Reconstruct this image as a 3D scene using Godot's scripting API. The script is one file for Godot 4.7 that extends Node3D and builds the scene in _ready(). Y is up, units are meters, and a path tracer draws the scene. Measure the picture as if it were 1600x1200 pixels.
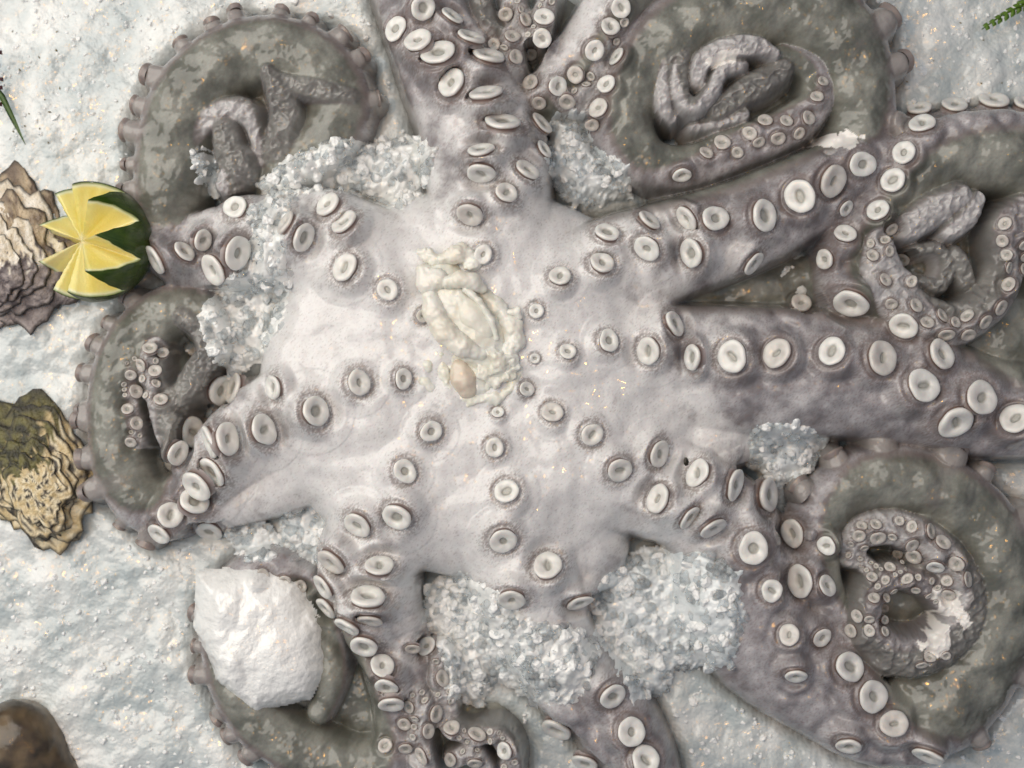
extends Node3D
# An octopus laid out on crushed ice at a fish stall, seen from straight above.
# Lengths in the tables are in "marks": 1 mark = 0.5 mm on the ice.

const S := 0.0005
const CAM_H := 2400.0      # camera height over the ice, in marks
const CELL := 1.8
const RISE := 1.3
const X0 := -890.0
const Z0 := -690.0
const NX := 990
const NZ := 768

var FH := PackedFloat32Array()   # height of the skin
var FV := PackedFloat32Array()   # 1 = pale underside, 0 = olive back
var FP := PackedFloat32Array()   # pigment round the suckers
var FU := PackedFloat32Array()   # how far out along an arm
var FC := PackedFloat32Array()   # crumpled skin inside the coils
var crumple := 0.0
var force_v := -1.0
var TH := PackedFloat32Array()
var TV := PackedFloat32Array()
var TK := PackedFloat32Array()
var TU := PackedFloat32Array()
var rng := RandomNumberGenerator.new()
var mats := {}
var used_names := {}


func _ready() -> void:
	rng.seed = 7
	setup_camera_and_light()
	make_materials()
	build_octopus()
	build_ice_bed()
	build_ice_clumps()
	build_lime()
	build_shells()
	build_plants()


# ------------------------------------------------------------------ camera, light
func setup_camera_and_light() -> void:
	var cam := Camera3D.new()
	cam.name = "camera"
	cam.fov = rad_to_deg(2.0 * atan(600.0 / CAM_H))
	cam.near = 0.05
	cam.far = 20.0
	add_child(cam)
	cam.position = Vector3(0, CAM_H * S, 0)
	cam.rotation_degrees = Vector3(-90, 0, 0)
	cam.current = true
	var lens := CameraAttributesPhysical.new()
	lens.frustum_focal_length = 24.0 / (2.0 * 600.0 / CAM_H)
	lens.frustum_near = 0.05
	lens.frustum_far = 20.0
	lens.frustum_focus_distance = (CAM_H - 105.0) * S
	lens.exposure_aperture = 2.2
	cam.attributes = lens

	var env := Environment.new()
	env.background_mode = Environment.BG_SKY
	var sm := ProceduralSkyMaterial.new()
	sm.sky_top_color = Color(0.81, 0.89, 0.98)
	sm.sky_horizon_color = Color(0.40, 0.43, 0.46)
	sm.sky_curve = 0.3
	sm.ground_bottom_color = Color(0.2, 0.2, 0.2)
	sm.ground_horizon_color = Color(0.4, 0.4, 0.4)
	sm.sun_angle_max = 1.0
	var sky := Sky.new()
	sky.sky_material = sm
	env.sky = sky
	env.background_energy_multiplier = 0.41
	env.tonemap_mode = Environment.TONE_MAPPER_LINEAR
	env.tonemap_exposure = 1.0
	env.sdfgi_enabled = true
	env.ssao_enabled = true
	env.ssil_enabled = true
	var we := WorldEnvironment.new()
	we.name = "world_environment"
	we.environment = env
	add_child(we)

	# the stall's open side: broad soft daylight
	area("stall_opening_light", Vector3(-0.85, 1.15, -0.40), Vector3(-0.08, 0, 0.05), Vector2(1.9, 1.6), Color(1.0, 0.978, 0.94), 2.4)
	# warm lamps hung over the stall
	lamp("warm_stall_lamp", Vector3(-0.62, 1.55, -0.32), 0.024, Color(1.0, 0.70, 0.30), 0.26)
	lamp("warm_stall_lamp_001", Vector3(0.62, 1.75, -0.72), 0.024, Color(1.0, 0.70, 0.30), 0.14)
	lamp("warm_stall_lamp_002", Vector3(-0.16, 1.85, 0.30), 0.024, Color(1.0, 0.70, 0.30), 0.12)
	lamp("warm_stall_lamp_003", Vector3(0.95, 1.80, 0.45), 0.024, Color(1.0, 0.70, 0.30), 0.12)


func area(called: String, at: Vector3, to: Vector3, size: Vector2, c: Color, e: float) -> void:
	var l := AreaLight3D.new()
	l.name = called
	l.area_size = size
	l.light_color = c
	l.light_energy = e
	l.area_range = 8.0
	l.shadow_enabled = true
	add_child(l)
	l.look_at_from_position(at, to, Vector3(0, 0, 1))


func lamp(called: String, at: Vector3, size: float, c: Color, e: float) -> void:
	var l := OmniLight3D.new()
	l.name = called
	l.position = at
	l.light_size = size
	l.light_color = c
	l.light_energy = e
	l.omni_range = 8.0
	l.omni_attenuation = 2.0
	l.shadow_enabled = true
	add_child(l)


# ------------------------------------------------------------------ small helpers
func noise(kind: int, freq: float, seed_: int, octaves := 1) -> FastNoiseLite:
	var n := FastNoiseLite.new()
	n.noise_type = kind
	n.frequency = freq
	n.seed = seed_
	if octaves > 1:
		n.fractal_type = FastNoiseLite.FRACTAL_FBM
		n.fractal_octaves = octaves
	else:
		n.fractal_type = FastNoiseLite.FRACTAL_NONE
	return n


func noise_tex(n: FastNoiseLite, size := 512, ramp: Gradient = null) -> NoiseTexture2D:
	var t := NoiseTexture2D.new()
	t.width = size
	t.height = size
	t.seamless = true
	t.noise = n
	if ramp:
		t.color_ramp = ramp
	return t


func lin(r: float, g: float, b: float) -> Color:
	return Color(r, g, b).linear_to_srgb()


func mat(called: String, base: Color, rough: float, vertex := true) -> StandardMaterial3D:
	var m := StandardMaterial3D.new()
	m.resource_name = called
	m.albedo_color = base
	m.roughness = rough
	m.vertex_color_use_as_albedo = vertex
	mats[called] = m
	return m


func relief(m: StandardMaterial3D, n: FastNoiseLite, per_metre: float, cm: float) -> void:
	m.uv1_triplanar = true
	m.uv1_world_triplanar = true
	m.uv1_scale = Vector3.ONE * per_metre
	m.heightmap_enabled = true
	m.heightmap_texture = noise_tex(n)
	m.heightmap_scale = cm


func make_materials() -> void:
	var skin := mat("octopus_skin", Color.WHITE, 0.42)
	skin.clearcoat_enabled = true
	skin.clearcoat = 0.9
	skin.clearcoat_roughness = 0.06
	skin.metallic_specular = 0.3
	skin.subsurf_scatter_enabled = true
	skin.subsurf_scatter_strength = 0.06
	relief(skin, noise(FastNoiseLite.TYPE_SIMPLEX, 0.03, 3, 2), 16.0, 0.013)
	var su := mat("sucker_flesh", Color.WHITE, 0.4)
	su.clearcoat_enabled = true
	su.clearcoat = 0.4
	su.clearcoat_roughness = 0.2
	su.subsurf_scatter_enabled = true
	su.subsurf_scatter_strength = 0.08
	relief(su, noise(FastNoiseLite.TYPE_SIMPLEX, 0.03, 5, 3), 14.0, 0.02)
	var mo := mat("mouth_flesh", Color.WHITE, 0.35)
	mo.clearcoat_enabled = true
	mo.clearcoat = 0.6
	mo.clearcoat_roughness = 0.1
	mo.subsurf_scatter_enabled = true
	mo.subsurf_scatter_strength = 0.12
	relief(mo, noise(FastNoiseLite.TYPE_SIMPLEX, 0.02, 6, 3), 14.0, 0.02)
	var ice := mat("crushed_ice", Color.WHITE, 0.28)
	ice.clearcoat_enabled = true
	ice.clearcoat = 1.0
	ice.clearcoat_roughness = 0.12
	relief(ice, noise(FastNoiseLite.TYPE_SIMPLEX, 0.03, 8, 3), 14.0, 0.06)
	var grain := mat("ice_grain", lin(0.93, 0.96, 0.97), 0.08, false)
	grain.albedo_color.a = 0.15
	grain.refraction_enabled = true
	grain.refraction_scale = 0.031
	relief(grain, noise(FastNoiseLite.TYPE_SIMPLEX, 0.03, 9, 3), 20.0, 0.05)
	var milky := mat("milky_ice", lin(0.84, 0.87, 0.87), 0.3, false)
	relief(milky, noise(FastNoiseLite.TYPE_CELLULAR, 0.06, 10), 14.0, 0.15)
	var rind := mat("lime_rind", Color.WHITE, 0.2)
	relief(rind, noise(FastNoiseLite.TYPE_CELLULAR, 0.08, 12), 16.0, -0.015)
	var pulp := mat("lime_pulp", Color.WHITE, 0.3)
	pulp.clearcoat_enabled = true
	pulp.clearcoat = 0.4
	pulp.subsurf_scatter_enabled = true
	pulp.subsurf_scatter_strength = 0.1
	relief(pulp, noise(FastNoiseLite.TYPE_SIMPLEX, 0.04, 13, 2), 16.0, 0.015)
	var shell := mat("oyster_shell", Color.WHITE, 0.5)
	relief(shell, noise(FastNoiseLite.TYPE_SIMPLEX, 0.03, 14, 4), 14.0, 0.12)
	var dark := mat("brown_shell", Color.WHITE, 0.25)
	dark.clearcoat_enabled = true
	dark.clearcoat = 0.5
	relief(dark, noise(FastNoiseLite.TYPE_SIMPLEX, 0.02, 15, 3), 10.0, 0.03)
	var leaf := mat("green_leaf", Color.WHITE, 0.45)
	leaf.backlight_enabled = true
	leaf.backlight = Color(0.25, 0.35, 0.1)


func numbered(called: String) -> String:
	var n: int = used_names.get(called, 0)
	used_names[called] = n + 1
	return called if n == 0 else "%s_%03d" % [called, n]


func tag(o: Node, label: String, category: String, group := "", kind := "") -> void:
	if label: o.set_meta("label", label)
	if category: o.set_meta("category", category)
	if group: o.set_meta("group", group)
	if kind: o.set_meta("kind", kind)


func thing(called: String, label: String, category: String, at := Vector3.ZERO, group := "") -> Node3D:
	var o := Node3D.new()
	o.name = numbered(called)
	add_child(o)
	o.position = at
	tag(o, label, category, group)
	return o


func put(called: String, mesh: Mesh, m: Material, parent: Node, xf := Transform3D.IDENTITY) -> MeshInstance3D:
	var o := MeshInstance3D.new()
	o.name = called
	o.mesh = mesh
	o.material_override = m
	parent.add_child(o, true)
	o.transform = xf
	return o


func array_mesh(v: PackedVector3Array, n: PackedVector3Array, c: PackedColorArray, idx: PackedInt32Array) -> ArrayMesh:
	var a := []
	a.resize(Mesh.ARRAY_MAX)
	a[Mesh.ARRAY_VERTEX] = v
	if n.size() > 0: a[Mesh.ARRAY_NORMAL] = n
	if c.size() > 0: a[Mesh.ARRAY_COLOR] = c
	a[Mesh.ARRAY_INDEX] = idx
	var am := ArrayMesh.new()
	am.add_surface_from_arrays(Mesh.PRIMITIVE_TRIANGLES, a)
	return am


func smooth_normals(v: PackedVector3Array, idx: PackedInt32Array) -> PackedVector3Array:
	var n := PackedVector3Array()
	n.resize(v.size())
	for i in range(0, idx.size(), 3):
		var a := idx[i]; var b := idx[i + 1]; var c := idx[i + 2]
		var f := (v[c] - v[a]).cross(v[b] - v[a])
		n[a] += f; n[b] += f; n[c] += f
	for i in n.size():
		n[i] = n[i].normalized()
	return n


# a place in the photograph at height y over the ice -> marks on the ground plan
func plan(px: float, py: float, y: float) -> Vector2:
	var k := 1.0 - y / CAM_H
	return Vector2((px - 800.0) * k, (py - 600.0) * k)


func skin_height(x: float, z: float) -> float:
	var fx := clampf((x - X0) / CELL, 0.0, NX - 1.001)
	var fz := clampf((z - Z0) / CELL, 0.0, NZ - 1.001)
	var i := int(fx); var j := int(fz)
	var u := fx - i; var w := fz - j
	var o := j * NX + i
	return lerpf(lerpf(FH[o], FH[o + 1], u), lerpf(FH[o + NX], FH[o + NX + 1], u), w)


# ------------------------------------------------------------------ ice bed
var bed_n1: FastNoiseLite
var bed_n2: FastNoiseLite
var bed_n3: FastNoiseLite
var bed_d2: FastNoiseLite
var bed_d3: FastNoiseLite

func bed_height(x: float, z: float) -> float:
	var wx := bed_n1.get_noise_2d(x * 3.0, z * 3.0) * 8.0
	return bed_n1.get_noise_2d(x, z) * 10.0 - bed_d2.get_noise_2d(x + wx, z - wx) * 2.2 - bed_d3.get_noise_2d(x - wx, z + wx) * 0.9 - 8.0


# running mean along lines of a grid
func box_blur(src: PackedFloat32Array, length: int, lines: int, step: int, line_step: int, r: int) -> PackedFloat32Array:
	var out := PackedFloat32Array(); out.resize(src.size())
	var w := 2 * r + 1
	for l in lines:
		var base := l * line_step
		var sum := 0.0
		for k in range(-r, r + 1):
			sum += src[base + clampi(k, 0, length - 1) * step]
		for k in length:
			out[base + k * step] = sum / w
			sum += src[base + mini(k + r + 1, length - 1) * step] - src[base + maxi(k - r, 0) * step]
	return out


func build_ice_bed() -> void:
	bed_n1 = noise(FastNoiseLite.TYPE_SIMPLEX_SMOOTH, 0.008, 21, 3)
	bed_n2 = noise(FastNoiseLite.TYPE_CELLULAR, 0.05, 22)
	bed_n3 = noise(FastNoiseLite.TYPE_CELLULAR, 0.11, 23)
	bed_d2 = bed_n2.duplicate()
	bed_d3 = bed_n3.duplicate()
	bed_d2.cellular_return_type = FastNoiseLite.RETURN_DISTANCE
	bed_d3.cellular_return_type = FastNoiseLite.RETURN_DISTANCE
	bed_n2.cellular_return_type = FastNoiseLite.RETURN_CELL_VALUE
	bed_n3.cellular_return_type = FastNoiseLite.RETURN_CELL_VALUE
	var st := 2.4
	var nx := 750
	var nz := 583
	var at := PackedInt32Array(); at.resize(nx * nz); at.fill(-1)
	var v := PackedVector3Array()
	var c := PackedColorArray()
	var idx := PackedInt32Array()
	var tint := noise(FastNoiseLite.TYPE_SIMPLEX, 0.007, 24, 5)
	var melt := PackedFloat32Array(); melt.resize(NX * NZ)
	for o in NX * NZ:
		melt[o] = 1.0 if FH[o] > 4.0 else 0.0
	for pass_ in 2:
		melt = box_blur(box_blur(melt, NX, NZ, 1, NX, 11), NZ, NX, NX, 1, 11)
	for j in nz:
		for i in nx:
			var x := -900.0 + i * st
			var z := -700.0 + j * st
			if skin_height(x, z) > 44.0: continue     # wholly under the octopus
			at[j * nx + i] = v.size()
			# meltwater has eaten the ice away along the octopus
			var near := melt[clampi(int((z - Z0) / CELL), 0, NZ - 1) * NX + clampi(int((x - X0) / CELL), 0, NX - 1)]
			v.append(Vector3(x, bed_height(x, z) - 44.0 * smoothstep(0.08, 1.0, near), z) * S)
			# grains hold more or less air, so each is more or less white
			var wx := bed_n1.get_noise_2d(x * 3.0, z * 3.0) * 8.0
			var t := 0.5 + tint.get_noise_2d(x, z) * 0.75 + bed_n2.get_noise_2d(x + wx, z - wx) * 0.16 + bed_n3.get_noise_2d(x - wx, z + wx) * 0.16
			c.append(Color(0.42, 0.482, 0.492).lerp(Color(0.71, 0.745, 0.735), clampf(t, 0.0, 1.0)))
	for j in nz - 1:
		for i in nx - 1:
			var k := j * nx + i
			var p := at[k]; var q := at[k + 1]; var r := at[k + nx]; var u := at[k + nx + 1]
			if p < 0 or q < 0 or r < 0 or u < 0: continue
			idx.append(p); idx.append(q); idx.append(r)
			idx.append(q); idx.append(u); idx.append(r)
	var o := put("ice_bed", array_mesh(v, smooth_normals(v, idx), c, idx), mats.crushed_ice, self)
	tag(o, "bed of white crushed ice under the octopus", "ice", "", "structure")
	# loose grains lying on the bed
	for part in 1:
		var xs := []
		while xs.size() < (1300 if part == 0 else 1900):
			var x := rng.randf_range(-880, 880)
			var z := rng.randf_range(-680, 680)
			if skin_height(x, z) > -10.0 or skin_height(x + 14, z) > 0.0 or skin_height(x - 14, z) > 0.0 or skin_height(x, z + 14) > 0.0 or skin_height(x, z - 14) > 0.0: continue
			if x < -650.0 and z > -360.0 and z < 280.0: continue
			var r := rng.randf_range(2.0, 5.5) * (1.8 if rng.randf() < 0.06 else 1.0)
			xs.append(Transform3D(random_basis(r * S), Vector3(x, bed_height(x, z) - r * 0.2, z) * S))
		var mm := MultiMesh.new()
		mm.transform_format = MultiMesh.TRANSFORM_3D
		mm.mesh = grain_mesh(3 + part, 2)
		mm.instance_count = xs.size()
		for k in xs.size():
			mm.set_instance_transform(k, xs[k])
		var g := MultiMeshInstance3D.new()
		g.name = "ice_grains" if part == 0 else "clear_ice_grains"
		g.multimesh = mm
		g.material_override = mats.milky_ice if part == 0 else mats.ice_grain
		add_child(g)
		tag(g, "loose white crushed ice grains strewn over the ice bed" if part == 0 else "loose clear ice splinters strewn over the ice bed", "ice grains", "", "stuff")


func random_basis(size: float) -> Basis:
	var b := Basis(Vector3(rng.randfn(), rng.randfn(), rng.randfn()).normalized(), rng.randf() * TAU)
	return b.scaled(Vector3(1, 1, 1) * size) * Basis.from_scale(Vector3(rng.randf_range(0.7, 1.3), rng.randf_range(0.55, 1.0), rng.randf_range(0.7, 1.2)))


# an irregular, partly melted lump of about unit radius
func grain_mesh(seed_: int, sub := 1, rough := 0.22) -> ArrayMesh:
	var r := RandomNumberGenerator.new()
	r.seed = seed_
	var g := (1.0 + sqrt(5.0)) / 2.0
	var v := PackedVector3Array()
	for p in [[-1, g, 0], [1, g, 0], [-1, -g, 0], [1, -g, 0], [0, -1, g], [0, 1, g], [0, -1, -g], [0, 1, -g], [g, 0, -1], [g, 0, 1], [-g, 0, -1], [-g, 0, 1]]:
		v.append(Vector3(p[0], p[1], p[2]).normalized())
	var f := PackedInt32Array([0, 11, 5, 0, 5, 1, 0, 1, 7, 0, 7, 10, 0, 10, 11, 1, 5, 9, 5, 11, 4, 11, 10, 2, 10, 7, 6, 7, 1, 8, 3, 9, 4, 3, 4, 2, 3, 2, 6, 3, 6, 8, 3, 8, 9, 4, 9, 5, 2, 4, 11, 6, 2, 10, 8, 6, 7, 9, 8, 1])
	for s in sub:
		var mid := {}
		var nf := PackedInt32Array()
		for i in range(0, f.size(), 3):
			var t := [f[i], f[i + 1], f[i + 2]]
			var m := []
			for e in 3:
				var a: int = mini(t[e], t[(e + 1) % 3])
				var b: int = maxi(t[e], t[(e + 1) % 3])
				var key := a * 100000 + b
				if not mid.has(key):
					mid[key] = v.size()
					v.append((v[a] + v[b]).normalized())
				m.append(mid[key])
			nf.append_array([t[0], m[0], m[2], t[1], m[1], m[0], t[2], m[2], m[1], m[0], m[1], m[2]])
		f = nf
	# cut by random planes, then roughen: a chipped lump
	var planes := []
	for k in 13:
		planes.append([Vector3(r.randfn(), r.randfn(), r.randfn()).normalized(), r.randf_range(0.5, 0.85)])
	for i in v.size():
		var p := v[i]
		for q in planes:
			var d: float = p.dot(q[0])
			if d > q[1]:
				p -= q[0] * (d - q[1])
		v[i] = p * (1.0 + r.randf_range(-rough, rough) * 0.2)
	for i in range(0, f.size(), 3):   # clockwise fronts
		var t := f[i + 1]
		f[i + 1] = f[i + 2]
		f[i + 2] = t
	return array_mesh(v, smooth_normals(v, f), PackedColorArray(), f)


# ------------------------------------------------------------------ octopus
# arm tables: x, y in the photograph, half width, crest height, twist (where the sucker side lies across the arm, 0 = up), softness of the join
func arms() -> Array:
	return [
		# upper left: out to the left, then a coil turning clockwise
		[[610, 440, 95, 95, 0, 30], [520, 385, 90, 88, 0, 30], [430, 372, 76, 78, 0, 20], [340, 382, 64, 66, 0, 8], [280, 388, 56, 58, -0.3, 5], [246, 348, 54, 50, -1.3, 5], [256, 290, 55, 55, -1.8, 5], [262, 225, 58, 60, -1.8, 5], [285, 150, 58, 62, -1.8, 5], [335, 98, 56, 64, -1.8, 5], [400, 72, 55, 64, -1.8, 5], [470, 85, 55, 64, -1.8, 5], [518, 130, 54, 60, -1.8, 5], [524, 185, 50, 56, -1.8, 5], [485, 235, 44, 50, -1.8, 5], [425, 275, 38, 40, -1.8, 5]],
		# left: out to the left and down, then a coil turning clockwise
		[[570, 640, 95, 93, 0, 30], [470, 648, 85, 82, 0, 30], [400, 676, 70, 72, 0, 20], [345, 718, 58, 60, 0, 8], [305, 765, 50, 52, 0, 5], [262, 798, 46, 46, -0.6, 5], [215, 785, 45, 46, -1.4, 5], [185, 738, 45, 48, -1.8, 5], [174, 670, 45, 50, -1.8, 5], [178, 600, 45, 50, -1.8, 5], [200, 540, 44, 50, -1.8, 5], [245, 492, 42, 48, -1.8, 5], [298, 484, 40, 42, -1.8, 5], [328, 525, 32, 36, -1.6, 5]],
		# bottom left: down, then a coil under the mound of ice
		[[630, 790, 95, 92, 0, 30], [575, 865, 82, 82, 0, 30], [580, 930, 68, 72, -0.2, 10], [603, 1000, 58, 60, -0.45, 5], [620, 1070, 50, 55, -0.5, 5], [630, 1140, 46, 50, -0.7, 5], [605, 1190, 42, 46, -1.2, 5], [540, 1200, 42, 46, -1.7, 5], [450, 1170, 42, 46, -1.7, 5], [388, 1120, 42, 46, -1.7, 5], [356, 1050, 42, 46, -1.7, 5], [350, 970, 40, 42, -1.7, 5], [378, 910, 36, 42, -1.2, 5], [430, 892, 32, 40, -0.8, 5], [480, 930, 27, 40, -1.8, 5], [508, 1000, 27, 40, -1.8, 5], [518, 1060, 25, 38, -1.8, 5], [500, 1112, 21, 32, -1.8, 5]],
		# bottom: straight down and out of the frame
		[[790, 790, 95, 92, 0, 30], [815, 890, 88, 86, 0, 30], [845, 975, 76, 72, 0, 20], [890, 1060, 70, 65, 0, 10], [955, 1120, 66, 60, 0, 8], [1000, 1200, 62, 54, 0, 8], [1020, 1290, 60, 50, 0, 8]],
		# lower right: out, down and back up in a coil turning anticlockwise
		[[890, 715, 95, 93, 0, 30], [1000, 752, 88, 86, 0, 30], [1090, 790, 80, 78, 0, 25], [1150, 858, 90, 74, 0, 12], [1165, 940, 104, 74, 0, 8], [1208, 1015, 94, 70, 0, 8], [1292, 1086, 78, 62, 0, 8], [1385, 1140, 68, 56, 0.5, 8], [1480, 1110, 82, 56, 1.7, 5], [1545, 1030, 76, 58, 1.8, 5], [1575, 940, 64, 62, 1.8, 5], [1560, 850, 60, 62, 1.8, 5], [1500, 782, 56, 60, 1.8, 5], [1420, 750, 52, 58, 1.8, 5], [1345, 757, 46, 54, 1.7, 5], [1290, 805, 40, 50, 1.2, 5], [1280, 870, 36, 48, 0.9, 5], [1295, 940, 32, 42, 0.6, 5], [1330, 990, 28, 36, 0.6, 5]],
		# right: out of the frame and back as the coil in the upper right
		[[870, 560, 92, 93, 0, 30], [1000, 565, 90, 90, 0.1, 30], [1120, 572, 96, 92, 0.1, 25], [1240, 580, 100, 90, 0.1, 15], [1360, 588, 96, 86, 0.15, 10], [1470, 612, 88, 78, 0.2, 8], [1580, 640, 76, 72, 0.5, 8], [1690, 620, 76, 70, 1.2, 8], [1740, 500, 76, 70, 1.8, 8], [1710, 340, 74, 72, 1.8, 8], [1630, 250, 70, 74, 1.6, 6], [1540, 232, 64, 72, 1.45, 6], [1460, 248, 60, 66, 1.25, 6], [1390, 300, 56, 60, 1.1, 6], [1342, 370, 50, 52, 1.1, 6], [1330, 440, 46, 44, 1.2, 6], [1370, 500, 44, 36, 1.5, 6]],
		# upper right: out, then back over the top in a coil turning anticlockwise
		[[860, 475, 92, 93, 0, 30], [960, 420, 86, 88, 0.1, 30], [1060, 383, 77, 82, 0.25, 20], [1160, 350, 72, 78, 0.3, 10], [1250, 308, 66, 74, 0.3, 8], [1322, 262, 56, 66, 0.4, 6], [1350, 205, 52, 56, 1.5, 5], [1348, 120, 58, 62, 1.8, 5], [1318, 45, 64, 66, 1.8, 5], [1240, 0, 68, 68, 1.8, 5], [1150, 5, 66, 68, 1.8, 5], [1062, 42, 62, 66, 1.7, 5], [995, 110, 58, 62, 1.5, 5], [975, 190, 50, 56, 1.5, 5], [1010, 248, 40, 48, 1.5, 5], [1075, 258, 34, 46, 0.8, 5], [1150, 232, 33, 48, 0.4, 5], [1225, 200, 32, 50, 0.3, 5], [1275, 160, 28, 52, 0.6, 5], [1270, 112, 24, 52, 1.2, 5], [1225, 88, 20, 50, 1.8, 5]],
		# top: up and out of the frame, its tip hangs back in
		[[765, 440, 92, 93, 0, 30], [765, 340, 96, 92, 0, 30], [760, 255, 98, 88, 0, 20], [742, 180, 92, 86, 0, 10], [706, 110, 80, 82, 0, 8], [672, 40, 70, 74, 0, 8], [640, -40, 66, 66, 0, 8]],
		# folds of web between the arms
		[[860, 780, 90, 84, 0, 40], [905, 840, 80, 62, 0, 40], [930, 880, 50, 34, 0, 30]],
		[[950, 640, 100, 78, 0, 40], [1080, 655, 90, 58, 0, 40], [1175, 668, 60, 26, 0, 40]],
		[[480, 715, 70, 72, 0, 30], [420, 765, 46, 44, 0, 30], [350, 795, 32, 32, 0, 20]],
		[[1060, 462, 30, 0, 2, 12], [1150, 455, 40, 0, 2, 12], [1250, 442, 46, 0, 2, 12], [1290, 430, 36, 0, 2, 12]],
		[[1010, -60, 46, 60, 0.9, 5], [950, 20, 46, 60, 0.9, 5], [900, 90, 42, 56, 0.9, 5], [850, 150, 34, 44, 0.9, 5], [820, 190, 24, 30, 0.9, 5]],
	]


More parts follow.
